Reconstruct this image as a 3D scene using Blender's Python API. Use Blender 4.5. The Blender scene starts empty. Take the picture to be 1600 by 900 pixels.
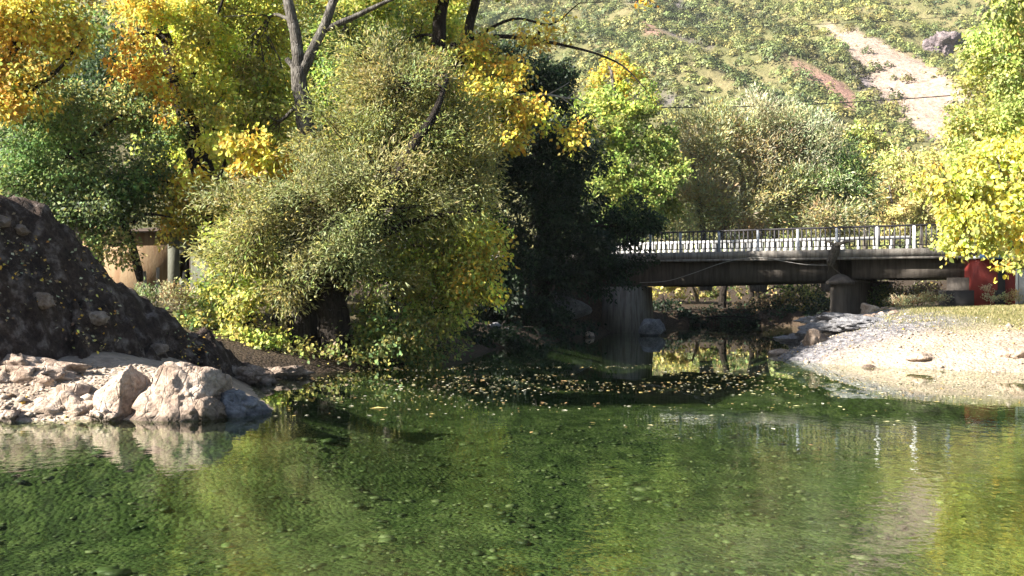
import bpy, bmesh, math, random
import numpy as np
from mathutils import Vector, noise as mnoise

# ------------------------------------------------------------------ scene, camera, light
sc = bpy.context.scene
C = sc.collection
F = 1556.0                      # focal length in pixels of the 1600 px wide photograph
CAMZ, HOR = 1.8, 465.0          # eye height above the water, horizon row
cd = bpy.data.cameras.new('camera'); cam = bpy.data.objects.new('camera', cd); C.objects.link(cam)
cam.location = (0, 0, CAMZ); cam.rotation_euler = (math.radians(90), 0, 0)
cd.sensor_width = 36.0; cd.lens = 36.0 * F / 1600.0
cd.shift_y = (HOR - 450.0) / 1600.0
cd.clip_end = 3000; cd.clip_start = 0.05
sc.camera = cam

SUN = Vector((-0.78, -0.29, 0.485)).normalized()      # direction towards the sun
w = bpy.data.worlds.new('World'); sc.world = w; w.use_nodes = True
nt = w.node_tree; nt.nodes.clear()
sky = nt.nodes.new('ShaderNodeTexSky'); sky.sky_type = 'NISHITA'; sky.sun_disc = False
sky.sun_elevation = math.asin(SUN.z); sky.sun_rotation = math.atan2(SUN.x, SUN.y)
bg = nt.nodes.new('ShaderNodeBackground'); bg.inputs[1].default_value = 0.05
wo = nt.nodes.new('ShaderNodeOutputWorld')
nt.links.new(sky.outputs[0], bg.inputs[0]); nt.links.new(bg.outputs[0], wo.inputs[0])
sl = bpy.data.lights.new('sun', 'SUN'); so = bpy.data.objects.new('sun', sl); C.objects.link(so)
sl.energy = 5.0; sl.angle = math.radians(0.55); sl.color = (1.0, 0.95, 0.87)
so.rotation_euler = SUN.to_track_quat('Z', 'Y').to_euler()
so.location = (-40, 0, 40)
vs = sc.view_settings
vs.view_transform = 'Standard'; vs.look = 'None'; vs.exposure = 2.15; vs.gamma = 1.0; vs.use_curve_mapping = False
sc.render.engine = 'CYCLES'
cy = sc.cycles
cy.use_denoising = True
cy.max_bounces = 8; cy.diffuse_bounces = 3; cy.glossy_bounces = 3; cy.transmission_bounces = 4; cy.transparent_max_bounces = 8
cy.caustics_reflective = False; cy.caustics_refractive = False
cy.sample_clamp_indirect = 4.0

# ------------------------------------------------------------------ small helpers
def PX(x, y, D):
    return np.array([(x - 800.0) / F * D, D, CAMZ - (y - HOR) / F * D])

def lin(r, g, b):
    f = lambda c: ((c / 255.0 + 0.055) / 1.055) ** 2.4 if c > 10 else c / 255.0 / 12.92
    return (f(r), f(g), f(b))

def tag(o, label=None, cat=None, group=None, kind=None):
    if label: o['label'] = label
    if cat: o['category'] = cat
    if group: o['group'] = group
    if kind: o['kind'] = kind
    return o

def empty(name, loc, rz=0.0):
    o = bpy.data.objects.new(name, None); C.objects.link(o)
    o.location = loc; o.rotation_euler = (0, 0, rz); o.empty_display_size = 0.3
    return o

def link(name, me, mat, parent=None, world=True):
    o = bpy.data.objects.new(name, me); C.objects.link(o)
    if mat is not None and len(me.materials) == 0: me.materials.append(mat)
    if parent is not None: o.parent = parent
    return o

def np_mesh(name, V, Fc, smooth=False, cols=None, attrs=None):
    """V (n,3); Fc: int array (m,3) or (m,4) or list of such arrays"""
    if not isinstance(Fc, (list, tuple)): Fc = [Fc]
    Fc = [np.asarray(f, dtype=np.int32) for f in Fc if len(f)]
    me = bpy.data.meshes.new(name)
    V = np.asarray(V, dtype=np.float32)
    me.vertices.add(len(V)); me.vertices.foreach_set('co', V.ravel())
    tot = np.concatenate([np.full(len(f), f.shape[1], np.int32) for f in Fc])
    start = np.concatenate([[0], np.cumsum(tot)[:-1]]).astype(np.int32)
    loops = np.concatenate([f.ravel() for f in Fc])
    me.loops.add(len(loops)); me.loops.foreach_set('vertex_index', loops)
    me.polygons.add(len(tot)); me.polygons.foreach_set('loop_start', start); me.polygons.foreach_set('loop_total', tot)
    if smooth: me.polygons.foreach_set('use_smooth', np.ones(len(tot), bool))
    me.update(calc_edges=True)
    if cols is not None:
        a = me.color_attributes.new('Col', 'FLOAT_COLOR', 'POINT')
        c4 = np.ones((len(V), 4), np.float32); c4[:, :3] = cols
        a.data.foreach_set('color', c4.ravel())
    if attrs:
        for k, v in attrs.items():
            a = me.attributes.new(k, 'FLOAT', 'POINT'); a.data.foreach_set('value', np.asarray(v, np.float32))
    return me

class MB:
    """collects shapes for one mesh"""
    def __init__(s): s.V = []; s.Q = []; s.T = []; s.n = 0
    def add(s, V, Q=(), T=()):
        V = np.asarray(V, float)
        if len(Q): s.Q.append(np.asarray(Q) + s.n)
        if len(T): s.T.append(np.asarray(T) + s.n)
        s.V.append(V); s.n += len(V); return s
    def box(s, a, b, ch=0.0):
        x0, y0, z0 = a; x1, y1, z1 = b
        if ch <= 0:
            V = [(x0,y0,z0),(x1,y0,z0),(x1,y1,z0),(x0,y1,z0),(x0,y0,z1),(x1,y0,z1),(x1,y1,z1),(x0,y1,z1)]
            return s.add(V, [(0,3,2,1),(4,5,6,7),(0,1,5,4),(1,2,6,5),(2,3,7,6),(3,0,4,7)])
        bm = bmesh.new(); bmesh.ops.create_cube(bm, size=1)
        for v in bm.verts:
            v.co = Vector(((x0+x1)/2 + v.co.x*(x1-x0), (y0+y1)/2 + v.co.y*(y1-y0), (z0+z1)/2 + v.co.z*(z1-z0)))
        bmesh.ops.bevel(bm, geom=bm.edges[:], offset=ch, segments=1, affect='EDGES')
        bmesh.ops.triangulate(bm, faces=bm.faces[:])
        bm.verts.index_update()
        V = [tuple(v.co) for v in bm.verts]; T = [[v.index for v in f.verts] for f in bm.faces]; bm.free()
        return s.add(V, (), T)
    def tube(s, pts, rad, n=8, cap=True, wob=0.0, seed=0):
        pts = np.asarray(pts, float); m = len(pts)
        rad = np.broadcast_to(np.asarray(rad, float), (m,)) if np.ndim(rad) == 0 else np.asarray(rad, float)
        tan = np.gradient(pts, axis=0); tan /= np.linalg.norm(tan, axis=1, keepdims=True) + 1e-9
        ref = np.array([0.31, 0.95, 0.05]) if abs(tan[0] @ np.array([0.31, 0.95, 0.05])) < 0.9 else np.array([1.0, 0, 0])
        V = []
        rr = np.random.default_rng(seed)
        for i in range(m):
            a = np.cross(tan[i], ref); a /= np.linalg.norm(a) + 1e-9
            b = np.cross(tan[i], a)
            th = np.arange(n) / n * 2 * math.pi
            r = rad[i] * (1 + wob * rr.uniform(-1, 1, n))
            V.append(pts[i] + np.outer(np.cos(th) * r, a) + np.outer(np.sin(th) * r, b))
        V = np.concatenate(V)
        i0 = (np.arange(m - 1)[:, None] * n + np.arange(n)[None]).ravel()
        i1 = (np.arange(m - 1)[:, None] * n + (np.arange(n)[None] + 1) % n).ravel()
        Q = np.stack([i0, i1, i1 + n, i0 + n], 1)
        T = []
        if cap:
            k = len(V); V = np.vstack([V, pts[:1], pts[-1:]])
            for j in range(n):
                T.append((k, (j + 1) % n, j)); T.append((k + 1, (m - 1) * n + j, (m - 1) * n + (j + 1) % n))
        return s.add(V, Q, T)
    def mesh(s, name, smooth=False):
        Fc = []
        if s.Q: Fc.append(np.concatenate(s.Q))
        if s.T: Fc.append(np.concatenate(s.T))
        return np_mesh(name, np.concatenate(s.V), Fc, smooth)
    def build(s, name, mat, parent=None, smooth=False):
        return link(name, s.mesh(name, smooth), mat, parent)

def catmull(pts, per=5):
    P = np.asarray(pts, float)
    P = np.vstack([2 * P[0] - P[1], P, 2 * P[-1] - P[-2]])
    out = []
    for i in range(1, len(P) - 2):
        for t in np.arange(per) / per:
            a, b, c, d = P[i-1], P[i], P[i+1], P[i+2]
            out.append(0.5 * (2*b + (c-a)*t + (2*a-5*b+4*c-d)*t*t + (3*b-a-3*c+d)*t**3))
    out.append(P[-2]); return np.array(out)

def vnoise(P, scale, seed=0, octaves=4):
    """cheap vectorised value noise, 0..1, P (n,2 or 3)"""
    P = np.asarray(P, float)
    if P.shape[1] == 2: P = np.hstack([P, np.zeros((len(P), 1))])
    tot = np.zeros(len(P)); amp = 1.0; s = 0.0; f = 1.0 / scale
    for o in range(octaves):
        q = P * f + seed * 17.13 + o * 31.7
        i = np.floor(q).astype(np.int64); t = q - i; t = t * t * (3 - 2 * t)
        def h(dx, dy, dz):
            n = ((i[:, 0] + dx) * 73856093) ^ ((i[:, 1] + dy) * 19349663) ^ ((i[:, 2] + dz) * 83492791)
            n = (n ^ (n >> 13)) * 1274126177
            n = n ^ (n >> 16)
            return (n & 0xffff) / 65535.0
        x, y, z = t[:, 0], t[:, 1], t[:, 2]
        v = (((h(0,0,0)*(1-x)+h(1,0,0)*x)*(1-y) + (h(0,1,0)*(1-x)+h(1,1,0)*x)*y)*(1-z)
             + ((h(0,0,1)*(1-x)+h(1,0,1)*x)*(1-y) + (h(0,1,1)*(1-x)+h(1,1,1)*x)*y)*z)
        tot += amp * v; s += amp; amp *= 0.5; f *= 2.03
    return tot / s

def sstep(a, b, x):
    t = np.clip((x - a) / (b - a), 0, 1); return t * t * (3 - 2 * t)

# ------------------------------------------------------------------ materials
def newmat(name):
    m = bpy.data.materials.new(name); m.use_nodes = True
    t = m.node_tree; t.nodes.clear()
    o = t.nodes.new('ShaderNodeOutputMaterial')
    return m, t, o

def N(t, kind, **kw):
    n = t.nodes.new(kind)
    for k, v in kw.items():
        if k.startswith('i_'):
            key = k[2:]; key = int(key) if key.isdigit() else key.replace('_', ' ')
            n.inputs[key].default_value = v
        else: setattr(n, k, v)
    return n

def ramp(t, stops, interp='LINEAR'):
    r = t.nodes.new('ShaderNodeValToRGB'); r.color_ramp.interpolation = interp
    e = r.color_ramp.elements
    while len(e) < len(stops): e.new(0.5)
    for i, (p, c) in enumerate(stops):
        e[i].position = p; e[i].color = (*c, 1) if len(c) == 3 else c
    return r

def mixc(t, fac, a, b):
    m = t.nodes.new('ShaderNodeMix'); m.data_type = 'RGBA'
    for sock, v in ((m.inputs[0], fac), (m.inputs[6], a), (m.inputs[7], b)):
        if isinstance(v, bpy.types.NodeSocket): t.links.new(v, sock)
        elif isinstance(v, (tuple, list)): sock.default_value = (*v, 1) if len(v) == 3 else v
        else: sock.default_value = v
    return m.outputs[2]

def math_(t, op, a, b=None, clamp=False):
    m = t.nodes.new('ShaderNodeMath'); m.operation = op; m.use_clamp = clamp
    for i, v in enumerate((a, b)):
        if v is None: continue
        if isinstance(v, bpy.types.NodeSocket): t.links.new(v, m.inputs[i])
        else: m.inputs[i].default_value = v
    return m.outputs[0]

def pos(t, scale=(1, 1, 1)):
    g = t.nodes.new('ShaderNodeNewGeometry')
    if scale == (1, 1, 1): return g.outputs['Position']
    mp = t.nodes.new('ShaderNodeMapping'); mp.inputs['Scale'].default_value = scale
    t.links.new(g.outputs['Position'], mp.inputs['Vector']); return mp.outputs[0]

def noise_t(t, vec, scale, detail=5, rough=0.55):
    n = N(t, 'ShaderNodeTexNoise', i_Scale=scale, i_Detail=detail, i_Roughness=rough)
    t.links.new(vec, n.inputs['Vector']); return n.outputs[0]

def voro(t, vec, scale, feature='F1', out=0, rnd=1.0):
    n = N(t, 'ShaderNodeTexVoronoi', i_Scale=scale, feature=feature)
    n.inputs['Randomness'].default_value = rnd
    t.links.new(vec, n.inputs['Vector']); return n.outputs[out]

def bump(t, h, strength=0.5, dist=0.05, normal=None):
    b = N(t, 'ShaderNodeBump', i_Strength=strength, i_Distance=dist)
    t.links.new(h, b.inputs['Height'])
    if normal is not None: t.links.new(normal, b.inputs['Normal'])
    return b.outputs[0]

def principled(t, o, col, rough=0.85, spec=0.3, nrm=None, metal=0.0):
    p = N(t, 'ShaderNodeBsdfPrincipled')
    p.inputs['Roughness'].default_value = rough; p.inputs['Specular IOR Level'].default_value = spec; p.inputs['Metallic'].default_value = metal
    if isinstance(col, bpy.types.NodeSocket): t.links.new(col, p.inputs['Base Color'])
    else: p.inputs['Base Color'].default_value = (*col, 1)
    if nrm is not None: t.links.new(nrm, p.inputs['Normal'])
    t.links.new(p.outputs[0], o.inputs[0]); return p

def leaf_material(name='leaf', trans=0.38):
    m, t, o = newmat(name)
    a = N(t, 'ShaderNodeAttribute', attribute_name='Col')
    p = N(t, 'ShaderNodeBsdfPrincipled', i_Roughness=0.55); p.inputs['Specular IOR Level'].default_value = 0.35
    tr = N(t, 'ShaderNodeBsdfTranslucent')
    g = N(t, 'ShaderNodeGamma', i_Gamma=0.85)
    mx = N(t, 'ShaderNodeMixShader', i_0=trans)
    t.links.new(a.outputs[0], p.inputs['Base Color']); t.links.new(a.outputs[0], g.inputs[0]); t.links.new(g.outputs[0], tr.inputs[0])
    t.links.new(p.outputs[0], mx.inputs[1]); t.links.new(tr.outputs[0], mx.inputs[2]); t.links.new(mx.outputs[0], o.inputs[0])
    return m

def attr_material(name, rough=0.9):
    m, t, o = newmat(name)
    a = N(t, 'ShaderNodeAttribute', attribute_name='Col')
    v = noise_t(t, pos(t), 9, 5); c = mixc(t, v, (0, 0, 0), a.outputs[0])
    c2 = mixc(t, 0.45, a.outputs[0], c)
    principled(t, o, c2, rough, 0.2, bump(t, noise_t(t, pos(t), 30, 6), 0.6, 0.03)); return m

def rock_material(name, c0, c1, c2, scale=3.0, bumpd=0.06):
    m, t, o = newmat(name)
    p = pos(t)
    n1 = noise_t(t, p, scale, 7, 0.62); n2 = noise_t(t, p, scale * 5, 6, 0.65)
    r = ramp(t, [(0.3, c0), (0.52, c1), (0.72, c2)]); t.links.new(n1, r.inputs[0])
    r2 = ramp(t, [(0.36, (0.55, 0.52, 0.5)), (0.6, (1.1, 1.08, 1.05))]); t.links.new(n2, r2.inputs[0])
    mm = N(t, 'ShaderNodeMix', data_type='RGBA', blend_type='MULTIPLY', i_0=0.8)
    t.links.new(r.outputs[0], mm.inputs[6]); t.links.new(r2.outputs[0], mm.inputs[7])
    cr = voro(t, pos(t, (1, 1, 0.5)), scale * 1.6, 'DISTANCE_TO_EDGE')
    z_ = N(t, 'ShaderNodeSeparateXYZ'); t.links.new(p, z_.inputs[0])
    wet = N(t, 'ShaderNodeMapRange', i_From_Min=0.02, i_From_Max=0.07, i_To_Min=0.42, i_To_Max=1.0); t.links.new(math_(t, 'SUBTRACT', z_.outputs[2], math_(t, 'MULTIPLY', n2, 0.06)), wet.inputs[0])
    crk = math_(t, 'MULTIPLY', math_(t, 'MINIMUM', cr, 0.06), 5)
    h = math_(t, 'ADD', math_(t, 'ADD', n2, math_(t, 'MULTIPLY', n1, 1.5)), crk)
    fine = noise_t(t, p, scale * 22, 5, 0.7)
    b1 = bump(t, h, 0.9, bumpd)
    b2 = bump(t, fine, 0.5, bumpd * 0.25, b1)
    wm = N(t, 'ShaderNodeMix', data_type='RGBA', blend_type='MULTIPLY', i_0=1.0)
    t.links.new(mm.outputs[2], wm.inputs[6]); t.links.new(wet.outputs[0], wm.inputs[7])
    principled(t, o, wm.outputs[2], 0.9, 0.2, b2); return m

def simple_material(name, col, rough=0.8, var=0.35, scale=6, bd=0.01, spec=0.3, metal=0.0, dark=None):
    m, t, o = newmat(name); p = pos(t)
    n1 = noise_t(t, p, scale, 6, 0.6)
    d = dark or tuple(c * (1 - var) for c in col)
    r = ramp(t, [(0.3, d), (0.65, col)]); t.links.new(n1, r.inputs[0])
    principled(t, o, r.outputs[0], rough, spec, bump(t, noise_t(t, p, scale * 6, 5), 0.5, bd), metal); return m

def concrete_material(name, col, stain):
    m, t, o = newmat(name); p = pos(t)
    n1 = noise_t(t, p, 1.6, 6, 0.6)
    st = noise_t(t, pos(t, (3.0, 3.0, 0.35)), 2.2, 5, 0.6)
    c = mixc(t, n1, tuple(x * 0.7 for x in col), col)
    r = ramp(t, [(0.42, (0, 0, 0)), (0.62, (1, 1, 1))]); t.links.new(st, r.inputs[0])
    c = mixc(t, math_(t, 'MULTIPLY', r.outputs[0], 0.7), c, stain)
    h = math_(t, 'ADD', noise_t(t, p, 14, 6, 0.65), math_(t, 'MULTIPLY', n1, 1.2))
    principled(t, o, c, 0.9, 0.2, bump(t, h, 0.7, 0.02)); return m

def bark_material(name, c0, c1, lich=None):
    m, t, o = newmat(name)
    v = pos(t, (1, 1, 0.16))
    n1 = noise_t(t, v, 14, 6, 0.65); n2 = voro(t, v, 20, 'DISTANCE_TO_EDGE')
    r = ramp(t, [(0.33, c0), (0.66, c1)]); t.links.new(n1, r.inputs[0])
    col = r.outputs[0]
    if lich:
        l = ramp(t, [(0.5, (0, 0, 0)), (0.66, (1, 1, 1))]); t.links.new(noise_t(t, pos(t), 3.2, 5), l.inputs[0])
        col = mixc(t, math_(t, 'MULTIPLY', l.outputs[0], 0.7), col, lich)
    h = math_(t, 'ADD', n1, math_(t, 'MULTIPLY', math_(t, 'MINIMUM', n2, 0.15), 4))
    principled(t, o, col, 0.92, 0.15, bump(t, h, 1.0, 0.05)); return m

M = {}
M['leaf'] = leaf_material('leaf', 0.42)
M['leaf_far'] = leaf_material('leaf_far', 0.25)
M['litter'] = leaf_material('litter', 0.1)
M['pebble'] = attr_material('pebble')
M['cobble'] = leaf_material('cobble', 0.0)
M['grass'] = leaf_material('grass_blade', 0.3)
M['bark_dark'] = bark_material('bark_dark', (0.010, 0.008, 0.006), (0.042, 0.033, 0.026))
M['bark_pale'] = bark_material('bark_pale', (0.03, 0.025, 0.021), (0.15, 0.135, 0.115), (0.22, 0.205, 0.18))
M['bark_grey'] = bark_material('bark_grey', (0.05, 0.042, 0.034), (0.20, 0.175, 0.145))
M['deadwood'] = bark_material('deadwood', (0.25, 0.23, 0.21), (0.55, 0.52, 0.49))
M['pale_rock'] = rock_material('pale_rock', (0.22, 0.155, 0.115), (0.43, 0.335, 0.265), (0.58, 0.485, 0.40), 2.6, 0.07)
M['brown_rock'] = rock_material('brown_rock', (0.14, 0.10, 0.075), (0.26, 0.20, 0.155), (0.38, 0.32, 0.26), 3.0, 0.06)
M['grey_rock'] = rock_material('grey_rock', (0.09, 0.09, 0.10), (0.19, 0.19, 0.20), (0.32, 0.31, 0.31), 3.0, 0.05)
M['crag_rock'] = rock_material('crag_rock', (0.08, 0.065, 0.075), (0.2, 0.165, 0.17), (0.34, 0.29, 0.28), 0.25, 0.8)
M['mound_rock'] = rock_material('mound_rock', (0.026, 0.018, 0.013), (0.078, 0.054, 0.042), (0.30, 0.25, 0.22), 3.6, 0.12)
M['concrete'] = concrete_material('concrete', (0.105, 0.090, 0.076), (0.04, 0.033, 0.028))
M['concrete_pale'] = concrete_material('concrete_pale', (0.26, 0.235, 0.205), (0.085, 0.07, 0.06))
M['white_paint'] = simple_material('white_paint', (0.78, 0.77, 0.74), 0.6, 0.2, 3)
M['parapet_paint'] = simple_material('parapet_paint', (0.52, 0.51, 0.49), 0.7, 0.45, 2.0)
M['dark_iron'] = simple_material('dark_iron', (0.045, 0.04, 0.042), 0.6, 0.4, 8, 0.003, 0.4)
M['blue_iron'] = simple_material('blue_grey_iron', (0.30, 0.32, 0.36), 0.55, 0.45, 5, 0.003, 0.4)
M['red_wall'] = simple_material('red_wall', (0.20, 0.024, 0.018), 0.75, 0.5, 2.2, 0.006)
M['roof_blue'] = simple_material('roof_blue', (0.10, 0.22, 0.42), 0.5, 0.3, 3)
M['roof_white'] = simple_material('roof_white', (0.8, 0.8, 0.78), 0.5, 0.15, 3)
M['door_grey'] = simple_material('door_grey', (0.46, 0.46, 0.47), 0.6, 0.2, 3)
M['plaster_warm'] = concrete_material('plaster_warm', (0.27, 0.19, 0.11), (0.15, 0.08, 0.04))
M['plaster_grey_shade'] = concrete_material('plaster_grey_shade', (0.14, 0.14, 0.11), (0.08, 0.08, 0.055))  # grey-green tone made darker to paint the wall's shade
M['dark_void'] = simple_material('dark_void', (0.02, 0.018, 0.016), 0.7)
M['wood'] = bark_material('weathered_wood', (0.10, 0.085, 0.07), (0.36, 0.31, 0.26))
M['wire'] = simple_material('wire', (0.03, 0.03, 0.03), 0.6)
M['cable'] = simple_material('cable', (0.30, 0.28, 0.25), 0.6)
M['tile'] = simple_material('roof_tile', (0.07, 0.045, 0.035), 0.85)

# ------------------------------------------------------------------ terrain
WATER = np.array([(-14,-8),(-13,6),(-10.5,12.4),(-8.6,14.1),(-7.4,14.5),(-5.8,14.7),(-4.4,15.0),(-3.8,15.9),(-4.6,18),(-5.5,20.7),(-4.9,22.6),
    (-4.4,24.6),(-1.9,29),(-0.4,35),(2,42),(3.9,46.7),(5.5,52),(8,60),(10,64),(14,66.5),(17.6,64),(18,58),(15,50),(12.8,42),(10.8,37),(9.0,33),
    (7.9,29.6),(8.5,27.0),(10.3,25),(12.3,23.9),(18,21.5),(26,18),(32,5),(30,-8)], float)

def water_sd(x, y):
    """signed distance to the waterline, positive on land"""
    P = np.stack([x, y], -1); best = np.full(x.shape, 1e9); inside = np.zeros(x.shape, bool)
    n = len(WATER)
    for i in range(n):
        a, b = WATER[i], WATER[(i + 1) % n]
        ab = b - a; t = np.clip(((P - a) @ ab) / (ab @ ab), 0, 1)
        d = np.linalg.norm(P - (a + t[..., None] * ab), axis=-1); best = np.minimum(best, d)
        c = ((a[1] > y) != (b[1] > y)) & (x < (b[0] - a[0]) * (y - a[1]) / (b[1] - a[1] + 1e-12) + a[0])
        inside ^= c
    return np.where(inside, -best, best)

# bridge frame: A = near right corner of the deck, U along the bridge to the left, NF across to the far side
A = np.array([18.4, 42.0]); U = np.array([-0.82, 0.573]); U /= np.linalg.norm(U); NF = np.array([-U[1], U[0]]) * -1
if NF[1] < 0: NF = -NF
def BR(t, n): p = A + U * t + NF * n; return p[0], p[1]

def hill_h(x, y):
    y0 = 185 - 55 * sstep(-10, -90, x) * 1.0
    r = np.maximum(0, y - y0 + 14 * (vnoise(np.stack([x, y], -1), 70, 3, 3) - 0.5))
    base = 0.50 * r + 0.5 * np.maximum(0, r - 250)
    P = np.stack([x * 0.8 + y * 0.45, y * 0.35 - x * 0.25], -1)           # spurs and gullies run down to the right
    g = vnoise(P, 38, 9, 4) - 0.5
    return base + g * 40 * sstep(0, 60, r) + (vnoise(np.stack([x, y], -1), 12, 5, 3) - 0.5) * 3.0 * sstep(0, 30, r)

def land_h(x, y):
    d = water_sd(x, y)
    dp = np.maximum(d, 0)
    right = 1.05 * (1 - np.exp(-dp / 1.8)) + np.minimum(dp * 0.05, 0.85) + 0.45 * np.exp(-((x - 13.2) ** 2 + ((y - 37.5) / 1.4) ** 2) / 9.0) * sstep(0, 2, dp)
    left = 0.75 * (1 - np.exp(-dp / 1.6)) + np.minimum(dp * 0.10, 1.7)
    axis = np.where(y < 36, 2.5, 2.5 + (y - 36) * 0.35)
    k = sstep(-1.5, 1.5, x - axis)
    h = left * (1 - k) + right * k
    n1 = vnoise(np.stack([x, y], -1), 3.0, 1, 4) - 0.5
    n2 = vnoise(np.stack([x, y], -1), 0.55, 2, 3) - 0.5
    h = h + (n1 * 0.35 + n2 * 0.10) * sstep(0.1, 1.5, dp)
    bed = -0.12 - np.minimum(0.9, 0.30 * np.maximum(-d, 0)) + n2 * 0.10 + n1 * 0.25 * sstep(0.5, 3, -d)
    h = np.where(d > 0, h + 0.0, np.minimum(bed * sstep(0, 0.6, -d), 0.0) - 0.02 * (d < 0))
    # road embankments at both bridge ends
    rx, ry = x - A[0], y - A[1]
    t = rx * U[0] + ry * U[1]; n = rx * NF[0] + ry * NF[1]
    off = np.maximum(np.maximum(0.3 - n, n - 8.2), 0)
    offr = np.maximum(np.maximum(3.2 - n, n - 8.2), 0)
    eml = np.where((t > 16.6) & (d > 0.25), 3.95 - off * 0.75, -9); emr = np.where(t < -1.0, 3.95 - offr * 0.8, -9)
    h = np.maximum(h, np.maximum(eml, emr))
    # ground beyond the bridge rises to the valley road
    h = np.maximum(h, np.where(d > 0, (0.9 + 2.6 * sstep(62, 100, y) + n1 * 0.3) * sstep(58, 66, y), -9))
    h = np.maximum(h, sstep(-6, -16, x) * sstep(20, 34, y) * (1.6 + 1.4 * sstep(-14, -30, x)) + n1 * 0.2 * (d > 1) - 9 * (d < 0.5))
    return h

def grid(xs, ys, fn):
    X, Y = np.meshgrid(xs, ys); x, y = X.ravel(), Y.ravel(); z = fn(x, y)
    nx, ny = len(xs), len(ys)
    i = (np.arange(ny - 1)[:, None] * nx + np.arange(nx - 1)[None]).ravel()
    return np.stack([x, y, z], 1), np.stack([i, i + 1, i + nx + 1, i + nx], 1)

# ground: near valley floor, banks and river bed
def spaced(a, b, fine0, fine1, f, c):
    lo = np.arange(a, fine0, c); mid = np.arange(fine0, fine1, f); hi = np.arange(fine1, b + c, c)
    return np.concatenate([lo, mid, hi])
xs = spaced(-90, 90, -16, 24, 0.20, 1.5); ys = spaced(-25, 190, 10, 62, 0.22, 1.5)
V, Q = grid(xs, ys, land_h)
far_blend = sstep(100, 180, V[:, 1]); V[:, 2] = V[:, 2] * (1 - far_blend) + 3.4 * far_blend
d = water_sd(V[:, 0], V[:, 1])
grassm = sstep(2.0, 3.6, d + (vnoise(V[:, :2], 2.2, 8, 3) - 0.5) * 3.0) * sstep(0.7, 1.0, V[:, 2] + (vnoise(V[:, :2], 1.2, 4, 3) - .5) * 0.3)
grassm = grassm * sstep(50, 45, V[:, 1])
grassm = np.where(V[:, 0] < 2, 0.25 * grassm, grassm)
axis_ = np.where(V[:, 1] < 36, 2.5, 2.5 + (V[:, 1] - 36) * 0.35)
dirtm = np.maximum(sstep(1.5, -1.5, V[:, 0] - axis_) * sstep(18.5, 21.5, V[:, 1]), sstep(40, 44, V[:, 1]))
rock_shade_m = sstep(14.2, 11.8, V[:, 0] - 0.22 * (V[:, 1] - 30) + (vnoise(V[:, :2], 1.3, 14, 3) - .5) * 2.5) * sstep(26.4, 28.0, V[:, 1]) * sstep(43, 39, V[:, 1]) * (V[:, 0] > 5)  # grey rock colour, also standing in for tree shade on the bank tip
me = np_mesh('ground', V, Q, True, attrs={'grass': grassm, 'bed': sstep(-0.12, -0.5, d) * sstep(.06, .0, V[:, 2]) * sstep(58, 53, V[:, 1]), 'dirt': dirtm, 'rock': rock_shade_m})  # 'rock' also carries the painted tree shade on the bank tip
def ground_material():
    m, t, o = newmat('ground'); p = pos(t)
    at = lambda k: N(t, 'ShaderNodeAttribute', attribute_name=k).outputs['Fac']
    n1 = noise_t(t, p, 1.3, 6, 0.6); n2 = noise_t(t, p, 9, 6, 0.65); peb = voro(t, p, 14, 'F1', 1); pd = voro(t, p, 14, 'F1', 0)
    pv = N(t, 'ShaderNodeSeparateColor'); t.links.new(peb, pv.inputs[0])
    g0 = ramp(t, [(0.3, (0.25, 0.195, 0.15)), (0.7, (0.42, 0.345, 0.275))]); t.links.new(n1, g0.inputs[0])
    g1 = ramp(t, [(0.0, (0.6, 0.57, 0.54)), (1.0, (1.08, 1.05, 1.0))]); t.links.new(pv.outputs[0], g1.inputs[0])
    mm = N(t, 'ShaderNodeMix', data_type='RGBA', blend_type='MULTIPLY', i_0=0.7)
    t.links.new(g0.outputs[0], mm.inputs[6]); t.links.new(g1.outputs[0], mm.inputs[7])
    gravel = mm.outputs[2]
    gr = ramp(t, [(0.3, (0.075, 0.085, 0.028)), (0.5, (0.17, 0.155, 0.06)), (0.72, (0.34, 0.29, 0.15))]); t.links.new(n2, gr.inputs[0])
    di = ramp(t, [(0.35, (0.022, 0.016, 0.011)), (0.7, (0.085, 0.058, 0.036))]); t.links.new(n2, di.inputs[0])
    c = mixc(t, at('dirt'), gravel, di.outputs[0])
    c = mixc(t, at('grass'), c, gr.outputs[0])
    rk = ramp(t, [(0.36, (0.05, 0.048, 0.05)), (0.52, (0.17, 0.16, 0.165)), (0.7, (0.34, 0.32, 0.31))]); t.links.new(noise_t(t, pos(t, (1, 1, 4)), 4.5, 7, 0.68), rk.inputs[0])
    c = mixc(t, at('rock'), c, rk.outputs[0])  # the grey doubles as painted shade at the bank tip
    bedn = ramp(t, [(0.34, (0.022, 0.032, 0.013)), (0.50, (0.058, 0.080, 0.030)), (0.66, (0.125, 0.145, 0.062))])
    bn = noise_t(t, pos(t, (1, 0.6, 1)), 2.6, 7, 0.65); t.links.new(bn, bedn.inputs[0])
    bs = voro(t, p, 16, 'F1', 1); bsv = N(t, 'ShaderNodeSeparateColor'); t.links.new(bs, bsv.inputs[0])
    b1 = ramp(t, [(0.0, (0.7, 0.72, 0.7)), (0.5, (0.95, 0.95, 0.9)), (1.0, (1.2, 1.2, 1.1))]); t.links.new(bsv.outputs[0], b1.inputs[0])
    bm_ = N(t, 'ShaderNodeMix', data_type='RGBA', blend_type='MULTIPLY', i_0=0.85)
    t.links.new(bedn.outputs[0], bm_.inputs[6]); t.links.new(b1.outputs[0], bm_.inputs[7])
    c = mixc(t, at('bed'), c, bm_.outputs[2])
    h = math_(t, 'SUBTRACT', math_(t, 'ADD', n2, n1), math_(t, 'MULTIPLY', pd, 0.8))
    principled(t, o, c, 0.92, 0.15, bump(t, h, 0.8, 0.06)); return m
M['ground'] = ground_material()
tag(link('ground', me, M['ground']), kind='structure')

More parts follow.
